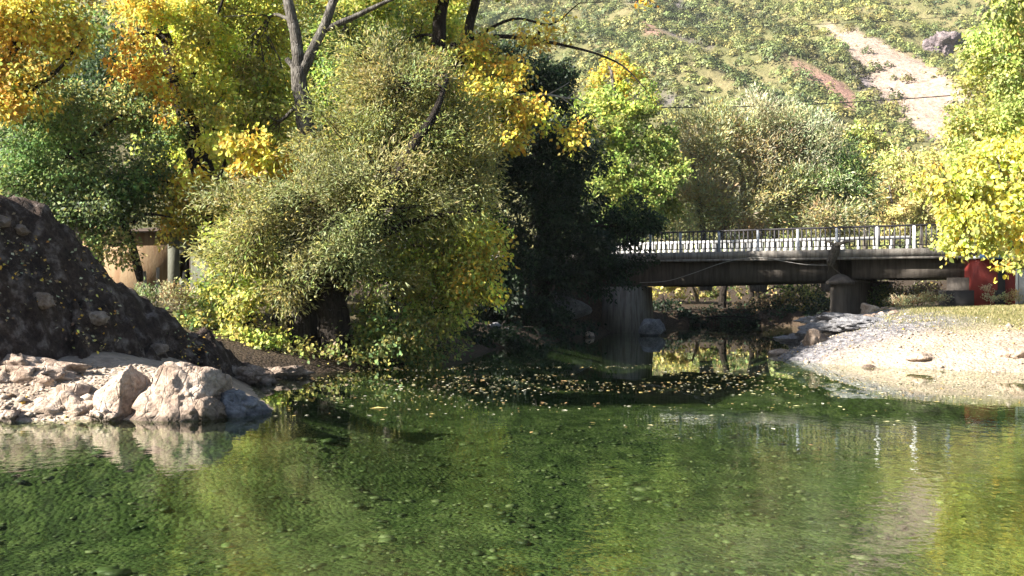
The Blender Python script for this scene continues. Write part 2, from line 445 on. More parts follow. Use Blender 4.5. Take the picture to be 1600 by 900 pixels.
# hillside with scree, red earth and dark patches that paint rock and gully shadow
xs = np.arange(-340, 380, 3.0); ys = np.arange(150, 640, 3.0)
V, Q = grid(xs, ys, lambda x, y: 3.35 + hill_h(x, y) - 1.2 * (y < 156))
def hill_hit(px, py):
    """point of the slope behind a pixel of the photograph"""
    Y = np.arange(186, 600, 0.5); X = (px - 800) / F * Y; Z = CAMZ - (py - HOR) / F * Y
    hz = 3.35 + hill_h(X, Y); k = np.nonzero(hz >= Z)[0]
    k = k[0] if len(k) else len(Y) - 1
    return X[k], Y[k], hz[k]
def in_poly(x, y, P):
    ins = np.zeros(x.shape, bool); n = len(P)
    for i in range(n):
        a, b = P[i], P[(i + 1) % n]
        ins ^= ((a[1] > y) != (b[1] > y)) & (x < (b[0]-a[0])*(y-a[1])/(b[1]-a[1]+1e-12)+a[0])
    return ins
def poly_sd(x, y, P):
    best = np.full(x.shape, 1e9); Pt = np.stack([x, y], -1)
    for i in range(len(P)):
        a, b = np.array(P[i]), np.array(P[(i+1) % len(P)]); ab = b - a
        t = np.clip(((Pt - a) @ ab) / (ab @ ab + 1e-9), 0, 1)
        best = np.minimum(best, np.linalg.norm(Pt - (a + t[:, None]*ab), axis=-1))
    return np.where(in_poly(x, y, P), best, -best)
def zone(pxs): return [hill_hit(*p)[:2] for p in pxs]
SCREE = [zone([(1285,40),(1335,45),(1390,72),(1450,100),(1490,125),(1525,165),(1490,200),(1478,232),(1450,220),(1420,190),(1385,160),(1360,120),(1320,80)])]
RED = [zone([(1222,85),(1260,100),(1310,128),(1355,160),(1345,182),(1325,178),(1300,145),(1255,115)]),
       zone([(1440,100),(1480,115),(1505,140),(1490,140),(1450,115)]), zone([(985,25),(1015,35),(1040,60),(1025,60),(1000,42)])]
ROCK_AND_SHADOW = [zone([(1318,95),(1345,100),(1385,135),(1400,165),(1370,160),(1335,125)]), zone([(985,0),(1060,0),(1110,30),(1085,35),(1040,18)]),
        zone([(1020,130),(1075,155),(1075,165),(1035,165)]), zone([(1030,45),(1080,60),(1110,72),(1085,75)])]  # dark rock and gully shadows put into the ground colour
def zmask(x, y, Z, soft):
    m = np.full(x.shape, -1e9)
    for z in Z: m = np.maximum(m, poly_sd(x, y, z))
    m = m + (vnoise(np.stack([x, y], -1), 7, 21, 3) - 0.5) * 7
    return sstep(-soft, soft, m)
sm, rm, dm = (zmask(V[:, 0], V[:, 1], Z, 1.6) for Z in (SCREE, RED, ROCK_AND_SHADOW))
me = np_mesh('hillside', V, Q, True, attrs={'scree': sm, 'red': rm, 'dark': dm})
def hill_material():
    m, t, o = newmat('hillside'); p = pos(t)
    at = lambda k: N(t, 'ShaderNodeAttribute', attribute_name=k).outputs['Fac']
    n1 = noise_t(t, p, 0.05, 6, 0.6); n2 = noise_t(t, p, 0.6, 7, 0.65)
    a = ramp(t, [(0.35, (0.10, 0.11, 0.045)), (0.5, (0.15, 0.145, 0.065)), (0.68, (0.22, 0.185, 0.10))]); t.links.new(n1, a.inputs[0])
    b = ramp(t, [(0.3, (0.6, 0.6, 0.55)), (0.7, (1.15, 1.1, 1.05))]); t.links.new(n2, b.inputs[0])
    mm = N(t, 'ShaderNodeMix', data_type='RGBA', blend_type='MULTIPLY', i_0=0.8); t.links.new(a.outputs[0], mm.inputs[6]); t.links.new(b.outputs[0], mm.inputs[7])
    s = ramp(t, [(0.32, (0.19, 0.13, 0.10)), (0.6, (0.36, 0.28, 0.22))]); t.links.new(n2, s.inputs[0])
    r = ramp(t, [(0.3, (0.20, 0.11, 0.085)), (0.7, (0.32, 0.20, 0.15))]); t.links.new(n2, r.inputs[0])
    k = ramp(t, [(0.3, (0.05, 0.045, 0.05)), (0.7, (0.2, 0.17, 0.17))]); t.links.new(n2, k.inputs[0])
    c = mixc(t, at('dark'), mm.outputs[2], k.outputs[0]); c = mixc(t, at('red'), c, r.outputs[0]); c = mixc(t, at('scree'), c, s.outputs[0])
    principled(t, o, c, 0.95, 0.1, bump(t, n2, 0.8, 1.2)); return m
M['hill'] = hill_material()
tag(link('hillside', me, M['hill']), kind='structure')

# water
def water_material():
    m, t, o = newmat('river_water')
    p = pos(t)
    b1 = noise_t(t, pos(t, (1.0, 1.3, 1)), 1.1, 2, 0.5)
    b2 = noise_t(t, pos(t, (1.3, 1.1, 1)), 3.6, 2, 0.5)
    b3 = noise_t(t, pos(t, (1.4, 1.0, 1)), 9.5, 2, 0.5)
    sx = N(t, 'ShaderNodeSeparateXYZ'); t.links.new(p, sx.inputs[0])
    def fade(a, b, lo):
        mr = N(t, 'ShaderNodeMapRange', i_From_Min=a, i_From_Max=b, i_To_Min=1.0, i_To_Max=lo); t.links.new(sx.outputs[1], mr.inputs[0]); return mr.outputs[0]
    patch = N(t, 'ShaderNodeMapRange', i_From_Min=0.35, i_From_Max=0.65, i_To_Min=0.35, i_To_Max=1.25); t.links.new(noise_t(t, p, 0.22, 2), patch.inputs[0])
    h = math_(t, 'MULTIPLY', b1, 0.0020)
    h = math_(t, 'ADD', h, math_(t, 'MULTIPLY', math_(t, 'MULTIPLY', b2, 0.0046), fade(9.0, 20.0, 0.15)))
    h = math_(t, 'ADD', h, math_(t, 'MULTIPLY', math_(t, 'MULTIPLY', b3, 0.0022), fade(8.0, 17.0, 0.05)))
    h = math_(t, 'MULTIPLY', h, math_(t, 'MULTIPLY', patch.outputs[0], fade(12.0, 20.0, 0.35)))
    nb = bump(t, h, 1.0, 1.0)
    fr = N(t, 'ShaderNodeFresnel', i_IOR=1.33); t.links.new(nb, fr.inputs['Normal'])
    gl = N(t, 'ShaderNodeBsdfGlossy', i_Roughness=0.0); t.links.new(nb, gl.inputs['Normal'])
    gl.inputs[0].default_value = (0.95, 0.97, 0.95, 1)
    tr = N(t, 'ShaderNodeBsdfTransparent'); tr.inputs[0].default_value = (0.62, 0.71, 0.555, 1)
    mx = N(t, 'ShaderNodeMixShader'); gb = N(t, 'ShaderNodeNewGeometry')
    # sunlight that enters the water is refracted, so from below only a small share is lost at the surface
    ff = math_(t, 'ADD', math_(t, 'MULTIPLY', fr.outputs[0], math_(t, 'SUBTRACT', 1.0, gb.outputs['Backfacing'])), math_(t, 'MULTIPLY', gb.outputs['Backfacing'], 0.06))
    t.links.new(ff, mx.inputs[0]); t.links.new(tr.outputs[0], mx.inputs[1]); t.links.new(gl.outputs[0], mx.inputs[2])
    t.links.new(mx.outputs[0], o.inputs[0]); return m
M['water'] = water_material()
mb = MB().add([(-60, -24, 0), (70, -24, 0), (70, 75, 0), (-60, 75, 0)], [(0, 1, 2, 3)])
tag(mb.build('river_water', M['water']), kind='structure')

# ------------------------------------------------------------------ foliage machinery
def leaf_arrays(rng, P, L, aspect, cols, droop=0.35, shape='kite', face=(-0.5, -0.35, 0.75), facing=0.7, out=None):
    n = len(P)
    a = rng.normal(size=(n, 3)); a[:, 2] -= droop * 2
    if out is not None: a = a + out
    a /= np.linalg.norm(a, axis=1, keepdims=True)
    nn = rng.normal(size=(n, 3)) + np.array(face) * facing * 2
    nn -= (nn * a).sum(1, keepdims=True) * a; nn /= np.linalg.norm(nn, axis=1, keepdims=True) + 1e-9
    b = np.cross(a, nn)
    L = L[:, None]; W = L * aspect * 0.5
    fold = nn * L * 0.10
    if shape == 'kite':
        V = np.stack([P, P + a*L*0.42 + b*W + fold, P + a*L, P + a*L*0.42 - b*W + fold], 1).reshape(-1, 3)
        i = np.arange(n) * 4
        T = np.concatenate([np.stack([i, i+1, i+2], 1), np.stack([i, i+2, i+3], 1)]); k = 4
        return V, [T], np.repeat(cols, k, 0)
    V = np.stack([P, P + a*L*0.22 + b*W*0.95 + fold, P + a*L*0.62 + b*W*0.85 + fold, P + a*L - nn*L*0.06,
                  P + a*L*0.62 - b*W*0.85 + fold, P + a*L*0.22 - b*W*0.95 + fold], 1).reshape(-1, 3)
    i = np.arange(n) * 6
    return V, [np.concatenate([np.stack([i, i+1, i+2, i+3], 1), np.stack([i, i+3, i+4, i+5], 1)])], np.repeat(cols, 6, 0)

PAL = {
 'gold':   [(.72,.49,.06),(.66,.41,.05),(.74,.56,.10),(.58,.33,.04),(.54,.48,.09)],
 'orange': [(.62,.30,.03),(.66,.37,.035),(.50,.20,.02)],
 'lemon':  [(.64,.58,.08),(.56,.55,.08),(.68,.62,.14),(.46,.50,.08),(.64,.48,.05)],
 'ygreen': [(.42,.46,.08),(.32,.39,.07),(.52,.52,.10),(.24,.32,.06),(.58,.50,.09)],
 'olive':  [(.26,.26,.07),(.34,.31,.08),(.19,.21,.06),(.42,.37,.08)],
 'green':  [(.10,.17,.045),(.14,.22,.06),(.08,.13,.04),(.18,.25,.07),(.22,.24,.06)],
 'fresh':  [(.20,.27,.055),(.16,.23,.045),(.26,.31,.07),(.31,.32,.07)],
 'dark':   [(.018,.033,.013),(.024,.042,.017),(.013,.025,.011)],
 'deep':   [(.042,.072,.025),(.055,.085,.03),(.033,.058,.021)],
 'willow': [(.25,.265,.09),(.34,.35,.17),(.19,.21,.065),(.30,.29,.085),(.21,.21,.07)],
 'sage':   [(.35,.37,.20),(.42,.42,.25),(.29,.33,.17),(.45,.43,.25),(.36,.34,.18)],
 'pale':   [(.44,.45,.14),(.37,.41,.11),(.50,.48,.17),(.32,.38,.09),(.52,.47,.12)],
 'straw':  [(.44,.36,.14),(.38,.34,.12),(.48,.38,.16),(.34,.33,.10)],
 'brown':  [(.20,.13,.06),(.27,.18,.08),(.14,.09,.05),(.32,.24,.1)],
 'hill':   [(.125,.16,.055),(.16,.195,.062),(.20,.22,.07),(.09,.12,.045),(.24,.23,.08)],
}
def pal_cols(rng, key, n, j=0.18):
    keys = key.split('+'); P = np.concatenate([np.array(PAL[k]) for k in keys])
    c = P[rng.integers(0, len(P), n)]
    return np.clip(c * rng.lognormal(0, j, (n, 1)) * rng.lognormal(0, 0.06, (n, 3)), 0.004, 0.85)

def B(px, py, D, rx, ry, pal, dens=1.0, rd=None, leaf=None, gap=0.35):
    """crown lobe; px, py, rx, ry in photograph pixels at depth D, rd depth radius in metres"""
    k = D / F
    return dict(c=PX(px, py, D), r=np.array([rx*k, rd if rd else 0.75*(rx+ry)*0.5*k + 0.2, ry*k]), pal=pal, dens=dens, leaf=leaf, gap=gap)

def crown_arrays(rng, blobs, L, aspect, layers, spread, shape, droop, per=14, cap=400000, align=0.6):
    VV, FF, CC, cl_all = [], [], [], []; n0 = 0
    for b in blobs:
        l = b['leaf'] or L
        area = math.pi * b['r'][0] * b['r'][2]
        n = int(layers * b['dens'] * area / (l * l * aspect * 0.55 * 0.5)); n = max(30, min(n, cap))
        nc = max(3, n // per)
        # the lobe is a heap of smaller tufts, each with a sunny and a shady side
        big = float(b['r'].mean()); kt = int(np.clip(9 + big * 9, 7, 34))
        u = rng.normal(size=(kt, 3)); u /= np.linalg.norm(u, axis=1, keepdims=True)
        u[:, 1] -= 0.25; u /= np.linalg.norm(u, axis=1, keepdims=True)
        tc = b['c'] + u * (rng.uniform(0.35, 1.0, (kt, 1))) * b['r'] * (0.82 + 0.4 * rng.random((kt, 1)))
        tr = big * rng.uniform(0.20, 0.40, kt)
        pr = tr ** 2; pr /= pr.sum()
        which = rng.choice(kt, nc * 2, p=pr)
        v = rng.normal(size=(nc * 2, 3)); v /= np.linalg.norm(v, axis=1, keepdims=True)
        c = tc[which] + v * (tr[which] * rng.random(nc * 2) ** 0.40)[:, None] * np.array([1.1, 1.1, 0.85])
        keep = vnoise(c, max(0.30, 0.16 * b['r'].max()), 11, 2) > b['gap']
        c = c[keep][:nc]; wh = which[keep][:nc]
        if len(c) == 0: continue
        out = (c - tc[wh]) * 0.7 + (c - b['c']) * 0.5; out /= np.linalg.norm(out, axis=1, keepdims=True) + 1e-6
        tcol = rng.lognormal(0, 0.20, (kt, 1)) * rng.lognormal(0, 0.07, (kt, 3))
        ccol = rng.lognormal(0, 0.12, (len(c), 1)) * tcol[wh]
        k = per
        o3 = np.repeat(out, k, 0); al = rng.random((len(c) * k, 1)) - 0.4
        pts = np.repeat(c, k, 0) + rng.normal(size=(len(c) * k, 3)) * spread * 0.7 * np.array([1, 1, 0.8]) + o3 * al * spread * 2.2 * align
        cols = pal_cols(rng, b['pal'], len(pts)) * np.repeat(ccol, k, 0)
        size = l * rng.uniform(0.65, 1.3, len(pts))
        V, Fc, cc = leaf_arrays(rng, pts, size, aspect, np.clip(cols, 0, 0.85), droop, shape, out=o3 * align * 1.6)
        VV.append(V); FF.append(Fc[0] + n0); CC.append(cc); n0 += len(V); cl_all.append((b, c))
    return np.concatenate(VV), [np.concatenate(FF)], np.concatenate(CC), cl_all

NLEAF = 0
def tree(name, label, cat, base, limbs, blobs, L=0.11, aspect=0.7, layers=2.6, spread=0.22, shape='kite', droop=0.35, seed=1,
         bark='bark_grey', group=None, twig=0.5, mat='leaf', per=14, branch_r=0.07, align=0.6, parts=('trunk', 'crown', 'branches')):
    """limbs: list of (points in world space, radii)"""
    global NLEAF
    rng = np.random.default_rng(seed)
    base = np.asarray(base, float)
    o = empty(name, tuple(base)); tag(o, label, cat, group)
    allp = []
    mb = MB()
    for i, (pts, rad) in enumerate(limbs):
        pts = np.asarray(pts, float) - base
        c = catmull(pts, 6); r = np.interp(np.linspace(0, 1, len(c)), np.linspace(0, 1, len(rad)), rad)
        c = c + (np.stack([vnoise(c + base, 0.8, 31 + k, 2) for k in range(3)], 1) - 0.5) * r[:, None] * 0.8
        mb.tube(c, r, 10, True, 0.07, seed + i); allp.append(np.hstack([c, r[:, None]]))
    if limbs: mb.build(parts[0], M[bark], o, True)
    V, Fc, cc, cl = crown_arrays(rng, blobs, L, aspect, layers, spread, shape, droop, per, align=align)
    V = V - base; NLEAF += len(V)
    cr = link(parts[1], np_mesh(parts[1], V, Fc, False, cc), M[mat], o)
    if limbs and twig > 0:
        ap = np.concatenate(allp); mb = MB()
        for b, c in cl:
            bc = b['c'] - base
            # a bough from the nearest limb into the lobe
            dd = np.linalg.norm(ap[:, :3] - bc, axis=1) + 0.35 * np.maximum(0, ap[:, 2] - bc[2])
            s = ap[np.argmin(dd)]
            mid = (s[:3] + bc) / 2 + rng.normal(size=3) * 0.12 * np.linalg.norm(s[:3] - bc) + np.array([0, 0, 0.15])
            r0 = min(s[3] * 0.7, branch_r)
            bough = catmull([s[:3], mid, bc], 5); mb.tube(bough, np.linspace(r0, r0 * 0.45, len(bough)), 5, False)
            m = int(min(len(c), max(4, twig * 0.12 * len(c) + 4), 70))
            for q in c[rng.permutation(len(c))[:m]]:
                q = q - base; st = bough[rng.integers(len(bough) // 2, len(bough))]
                md = (st + q) / 2 + rng.normal(size=3) * 0.10 * np.linalg.norm(q - st)
                e = q + (q - st) / (np.linalg.norm(q - st) + 1e-6) * 0.25
                rr = r0 * 0.28
                mb.tube(catmull([st, md, q, e], 2), np.linspace(rr, 0.004, 7), 3, False)
        tag(mb.build(parts[2], M[bark], o, True), kind='stuff')
    return o

def limb(pix, D, rad_px):
    """limb drawn through photograph points at depth(s) D with widths in pixels"""
    Ds = D if isinstance(D, (list, tuple)) else [D] * len(pix)
    return [PX(x, y, dd) for (x, y), dd in zip(pix, Ds)], [r * dd / F for r, dd in zip(rad_px, Ds)]

def ground_z(x, y): return float(land_h(np.array([x], float), np.array([y], float))[0])
def at_ground(px, D, dz=0.0):
    x = (px - 800) / F * D; return np.array([x, D, ground_z(x, D) + dz])
# ------------------------------------------------------------------ rocks
def ico_dirs(sub):
    bm = bmesh.new(); bmesh.ops.create_icosphere(bm, subdivisions=sub, radius=1.0)
    bm.verts.ensure_lookup_table(); bm.verts.index_update()
    V = np.array([v.co[:] for v in bm.verts]); T = np.array([[v.index for v in f.verts] for f in bm.faces]); bm.free()
    return V / np.linalg.norm(V, axis=1, keepdims=True), T
ICO = {k: ico_dirs(k) for k in (2, 3, 4, 5)}
def rock_arrays(seed, size, sub=4, planes=13, rough=0.07, extra=(), cracks=0.0, soft=24):
    rng = np.random.default_rng(seed)
    v, T = ICO[sub]
    n = rng.normal(size=(planes, 3)); n /= np.linalg.norm(n, axis=1, keepdims=True)
    dd = rng.uniform(0.62, 1.0, planes)
    for e, de in extra:
        e = np.array(e, float); e /= np.linalg.norm(e); n = np.vstack([n, e]); dd = np.append(dd, de)
    k = v @ n.T
    r = ((np.maximum(k, 0) / dd) ** soft).sum(1) + (1 / 1.15) ** soft; r = r ** (-1.0 / soft)
    P = v * r[:, None]
    ns = vnoise(P + seed * 3.7, 0.55, seed, 5) - 0.5
    rd = 1 - np.abs(2 * vnoise(P * np.array([1.3, 1.3, 0.7]) + seed, 0.45, seed + 5, 4) - 1)
    P = P * (1 + rough * 2 * ns - cracks * (rd ** 6) )[:, None]
    m = 46; fd = rng.normal(size=(m, 3)); fd /= np.linalg.norm(fd, axis=1, keepdims=True)      # fractured facets
    w_ = v + (np.stack([vnoise(v + 9, .5, seed + j, 2) for j in range(3)], 1) - .5) * .35
    near = (w_ @ fd.T).argmax(1); P = P * (1 + rough * .7 * rng.uniform(-1, 1, m)[near] * (sub > 3) + (((w_ - fd[near]) * rng.normal(size=(m, 3))[near]).sum(1) * rough * 2.2).clip(-.12, .12))[:, None]
    return P * np.asarray(size), T
def rock(name, label, loc, size, mat, seed, sub=4, planes=13, rough=0.07, extra=(), rz=0.0, group=None, cat='rock', cracks=0.06, smooth=False, soft=24):
    V, T = rock_arrays(seed, size, sub, planes, rough, extra, cracks, soft)
    o = link(name, np_mesh(name, V, T, smooth), M[mat]); o.location = tuple(loc); o.rotation_euler = (0, 0, rz)
    return tag(o, label, cat, group)

# the dark rock mound on the left bank
R0, R1 = np.array([-9.3, 16.3]), np.array([-5.0, 22.8]); RD = (R1 - R0); RL = np.linalg.norm(RD); RD /= RL; RP = np.array([RD[1], -RD[0]])
tt = np.linspace(-1.0, 1.15, 330); qq = np.concatenate([np.linspace(-6, 0, 40)[:-1], np.linspace(0, 7.5, 210)])
TT, QQ = np.meshgrid(tt, qq); t_, q_ = TT.ravel(), QQ.ravel()
zr = np.interp(t_, [-1, -.5, 0, .1, .2, .3, .4, .5, .6, .75, 1, 1.15], [4.5, 4.0, 3.2, 3.05, 3.0, 2.55, 1.95, 1.45, .95, .35, -.05, -.35])
tn = np.minimum(t_, 0.0)                       # left of the photo's edge the ridge bends away from the water
xy = R0 + np.outer(np.maximum(t_, 0) * RL, RD) + np.outer(tn * RL, np.array([0.98, -0.12])) + np.outer(q_, RP)
steep = 1.38 + 0.6 * sstep(0.55, 0.2, t_) + 1.2 * sstep(0.12, -0.25, t_)
lump = vnoise(np.stack([xy[:, 0], xy[:, 1], zr], 1), 1.6, 4, 5) - 0.5
strata = 1 - np.abs(2 * vnoise(np.stack([t_ * 1.2 + q_ * 0.1, q_ * 2.4 - t_ * 1.5], 1), 0.9, 6, 5) - 1)
chunk = 1 - np.abs(2 * vnoise(np.stack([xy[:, 0], xy[:, 1]], 1), 0.7, 16, 4) - 1)
fine_ = 1 - np.abs(2 * vnoise(np.stack([xy[:, 0], xy[:, 1]], 1), 0.28, 26, 3) - 1)
z = zr - np.where(q_ > 0, steep * q_, -0.30 * q_) + (lump * 1.1 + strata * 0.42 + chunk * 0.40 + fine_ * 0.16 - 0.42) * sstep(-0.05, 0.9, zr + 0.2)
z = z - 0.5 * sstep(0.9, 1.15, t_)
# broken faces and ledges: each nearest-seed cell is a tilted block
rk = np.random.default_rng(12)
for ncell, amp, tilt in ((150, .15, .40), (700, .07, .45)):
    sd = np.stack([rk.uniform(-.3, 1.1, ncell) * RL, rk.uniform(-1, 5.5, ncell)], 1); uv = np.stack([t_ * RL + .25 * lump, q_ + .25 * chunk], 1)
    near = np.concatenate([((u_[:, None, :] * np.array([1, 1]) - sd[None]) ** 2).sum(-1).argmin(1) for u_ in np.array_split(uv, 40)])
    off = rk.uniform(-1, 1, ncell) * amp; gr_ = rk.normal(size=(ncell, 2)) * tilt
    z = z + (off[near] + ((uv - sd[near]) * gr_[near]).sum(1).clip(-.16, .16)) * sstep(0.1, 1.2, zr) * sstep(-.25, .1, t_) * sstep(.05, .8, q_)
V = np.stack([xy[:, 0] + lump * 0.3, xy[:, 1] - chunk * 0.15, np.maximum(z, -1.6)], 1)
nx = len(tt); i = (np.arange(len(qq) - 1)[:, None] * nx + np.arange(nx - 1)[None]).ravel()
Qm = np.stack([i, i + nx, i + nx + 1, i + 1], 1)
Qm = Qm[(V[Qm][:, :, 2] > -1.2).any(1)]
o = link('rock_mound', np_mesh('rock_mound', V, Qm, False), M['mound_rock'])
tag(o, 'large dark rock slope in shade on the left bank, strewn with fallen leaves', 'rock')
MPX = 800 + F * V[:, 0] / V[:, 1]; MPY = HOR - F * (V[:, 2] - CAMZ) / V[:, 1]
def on_mound(px, py):
    k = np.nonzero((abs(MPX - px) < 7) & (abs(MPY - py) < 7) & (q_ > 0))[0]
    return V[k[np.argmin(V[k, 1])]] if len(k) else PX(px, py, 16.5)
for k, (px, py, sz, lab) in enumerate([(38, 358, (.16, .14, .11), 'pinkish angular block stuck high on the dark rock slope'), (8, 340, (.20, .15, .14), 'reddish broken block at the left photo edge near the slope top'),
        (70, 470, (.26, .16, .13), 'dull brown block halfway down the dark rock slope'), (150, 500, (.22, .15, .11), 'low brown block in the middle of the dark rock slope'), (250, 540, (.24, .16, .12), 'brown block near the right foot of the dark rock slope')]):
    rock('rock', lab, on_mound(px, py), sz, 'brown_rock', 171 + k, 4, rough=.12, soft=20)
# fallen leaves lying on the mound
rng = np.random.default_rng(5)
front = np.nonzero((q_ > 0.05) & (V[:, 2] > 0.15) & (t_ > -0.15) & (t_ < 1.0))[0]
pick = rng.choice(front, 1500)
dens = vnoise(V[pick], 0.9, 40, 2); pick = pick[dens > 0.58]
Pl = V[pick] + rng.normal(size=(len(pick), 3)) * 0.05 + np.array([0.01, -0.02, 0.035])
cols = pal_cols(rng, 'gold+orange+brown+brown+brown+sage', len(Pl))
Vl, Fl, Cl = leaf_arrays(rng, Pl, rng.uniform(.04, .085, len(Pl)), 0.75, cols, 0.0, 'kite', (0.4, -0.5, 0.8), 1.6)
o = link('fallen_leaves', np_mesh('fallen_leaves', Vl, Fl, False, Cl), M['litter'])
tag(o, 'yellow and brown fallen leaves scattered over the dark rock slope', 'leaves', kind='stuff')

# sunlit outcrop at the water's edge, lower left
def mount(name, label, px, py, D, size, mat, seed, **kw):
    p = PX(px, py, D); return rock(name, label, p, size, mat, seed, **kw)
mount('boulder', 'broad rough pinkish boulder at the water edge, lower left', 108, 652, 15.2, (1.16, .80, .58), 'pale_rock', 11, sub=5, planes=9, rough=.15, cracks=.22, soft=16, extra=[((-.25, 0, 1), .74), ((-.6, -.5, .6), .66), ((.2, -1, .35), .72)])
mount('boulder', 'boulder with a flat brown shaded face beside the tallest white boulder', 200, 622, 15.0, (.40, .40, .50), 'pale_rock', 13, sub=5, planes=7, rough=.05, cracks=.05, soft=30, extra=[((.88, -.46, .10), .40), ((-.5, -.2, .8), .80), ((-.3, -.9, .3), .8)])
mount('boulder', 'tallest pale boulder of the waterside outcrop, lower left', 282, 622, 15.1, (.84, .68, .70), 'pale_rock', 14, sub=5, planes=8, rough=.13, cracks=.16, soft=20, extra=[((.92, -.35, .15), .66), ((-.4, -.8, .45), .70), ((.1, .1, 1), .9)])
mount('boulder', 'low dark shaded boulder at the right tip of the waterside outcrop', 372, 640, 15.5, (.52, .5, .34), 'grey_rock', 15, sub=5, planes=8, rough=.10, cracks=.1, soft=10, extra=[((.7, -.4, .6), .66)])
mount('boulder', 'small shaded brown boulder at the foot of the tallest pale boulder', 326, 642, 14.8, (.26, .22, .24), 'brown_rock', 16, sub=5, rough=.08, soft=12)
for k, (px, py, D, s, lab) in enumerate([
    (6, 650, 14.6, .24, 'pale rounded stone at the waterline on the left photo edge'),
    (165, 654, 14.6, .17, 'knobbly pale stone at the foot of the broad rough boulder'),
    (240, 652, 14.8, .18, 'dark stone in the cleft between the two tall boulders')]):
    mount('stone', lab, px, py, D, (s*1.25, s, s), 'pale_rock' if k < 2 else 'brown_rock', 30 + k, sub=5, rough=.16, cracks=.2, soft=10)
for k, (px, py, D, s, lab) in enumerate([
    (15, 588, 15.9, (1.3, .6, .46), 'pinkish cracked ledge in the sunlit slope at the left edge'),
    (430, 588, 22.4, (.75, .6, .22), 'low flat brown rock point at the dark willow shore'),
    (395, 592, 20.9, (.6, .5, .3), 'shaded brown rock where the dark slope meets the water')]):
    mount('rock', lab, px, py, D, s, 'pale_rock' if k < 1 else 'brown_rock', 50 + k, sub=5, rough=.15, cracks=.24, soft=10)
mount('rock', 'light grey cracked rock on the dark shore left of the bridge', 775, 528, 39, (.75, .7, .62), 'grey_rock', 60, sub=4, rough=.1)
mount('stone', 'small pale stone on the dark shore right of the cracked rock', 826, 534, 40, (.16, .15, .14), 'pale_rock', 61, sub=3)
mount('stone', 'pale upright stone beside the bridge abutment foot', 922, 526, 45, (.22, .2, .3), 'pale_rock', 62, sub=3)
mount('boulder', 'rounded blue-grey boulder in the shade under the bridge', 1021, 512, 47.5, (.62, .6, .62), 'grey_rock', 63, sub=4, rough=.04, cracks=0, smooth=True)
mount('boulder', 'big dark bluish boulder in deep shade behind the dark trees', 885, 478, 46.5, (1.15, .8, .62), 'grey_rock', 64, sub=4, rough=.05, cracks=.02)

# right bank stones
def bank(name, label, px, D, s, mat, seed, sink=0.25, **kw):
    p = at_ground(px, D); p[2] += s[2] * (1 - 2 * sink) * 0.6
    return rock(name, label, p, s, mat, seed, **kw)
bank('boulder', 'round white boulder on the crest of the right bank', 1358, 37.5, (.36, .32, .30), 'pale_rock', 81, smooth=True, rough=.05, cracks=.02)
bank('stone', 'small white stone beside the round white boulder', 1381, 37, (.17, .15, .12), 'pale_rock', 82)
bank('boulder', 'brown-grey boulder half buried in the shaded bank tip', 1273, 29.6, (.36, .3, .30), 'brown_rock', 83)
bank('stone', 'pale flat stone at the waterline of the bank tip', 1219, 31.2, (.33, .28, .15), 'pale_rock', 84)
bank('stone', 'dark stone next to the pale waterline stone', 1240, 31.6, (.22, .2, .2), 'grey_rock', 85)
bank('stone', 'flat pale slab lying on the sunlit gravel beach', 1440, 25.5, (.42, .3, .12), 'pale_rock', 86)
bank('stone', 'pale square stone at the waterline of the gravel beach', 1360, 25.8, (.28, .2, .14), 'pale_rock', 87)
bank('stone', 'pale stone low on the gravel beach near the right edge', 1572, 24.7, (.22, .2, .16), 'pale_rock', 88)
bank('stone', 'largest pale stone on the beach at the right edge', 1594, 24.6, (.30, .26, .2), 'pale_rock', 89)
for k, (px, D, sz, lab) in enumerate([(1300, 31.0, (1.5, .7, .30), 'long grey slab in the middle of the shaded bank slope'), (1262, 31.5, (1.0, .55, .22), 'low grey slab at the waterline above the brown boulder'),
        (1335, 34.0, (1.5, .8, .30), 'grey ledge below the round white boulder'), (1345, 30.0, (1.2, .7, .24), 'grey ledge between the sunlit gravel and the shaded slope'), (1290, 34.5, (.6, .45, .28), 'grey rock rib at the left crest of the shaded bank')]):
    bank('flat_rock', lab, px, D, sz, 'grey_rock', 400 + k, sub=5, rough=.16, cracks=.2, sink=.45, rz=-.25)
rng = np.random.default_rng(8)
STN = ['stone in the grey shaded bank between the tip and the white boulder']
for k in range(26):
    px = rng.uniform(1235, 1400); D = np.interp(px, [1235, 1400], [31.5, 36]) + rng.uniform(-3, 2.0)
    x = (px - 800) / F * D
    if water_sd(np.array([x]), np.array([D]))[0] < 0.25: continue
    s = rng.uniform(.08, .24)
    o = bank('stone', 'grey stone lying on the shaded slope of the right bank', px, D, (s * 1.3, s, s * .7), rng.choice(['grey_rock', 'brown_rock', 'pale_rock']), 200 + k, sub=3, group='stones on the shaded bank')
# gravel: loose pebbles on both beaches
Vs, Ts, Cs = [], [], []; n0 = 0
v2, T2 = ICO[2]
for k in range(5200):
    if k < 4300: px = rng.uniform(1180, 1700); D = rng.uniform(23.5, 33)
    else: px = rng.uniform(-60, 230); D = rng.uniform(14.4, 16.6)
    x = (px - 800) / F * D; Vs.append((x, D))
xy = np.array(Vs); dwt = water_sd(xy[:, 0], xy[:, 1]); ok = (dwt > -0.3) & (dwt < 3.6 + rng.normal(size=len(xy)) * .6); xy = xy[ok]
zz = land_h(xy[:, 0], xy[:, 1])
oct_v = np.array([(1,0,0),(-1,0,0),(0,1,0),(0,-1,0),(0,0,1),(0,0,-1)], float)
oct_t = np.array([(0,2,4),(2,1,4),(1,3,4),(3,0,4),(2,0,5),(1,2,5),(3,1,5),(0,3,5)])
n = len(xy); s = 0.016 * rng.lognormal(0, .6, n); a = rng.uniform(0, 6.28, n)
vv = oct_v[None] * (s[:, None, None] * np.array([1.3, 1.0, .7])) * rng.uniform(.75, 1.25, (n, 6, 1))
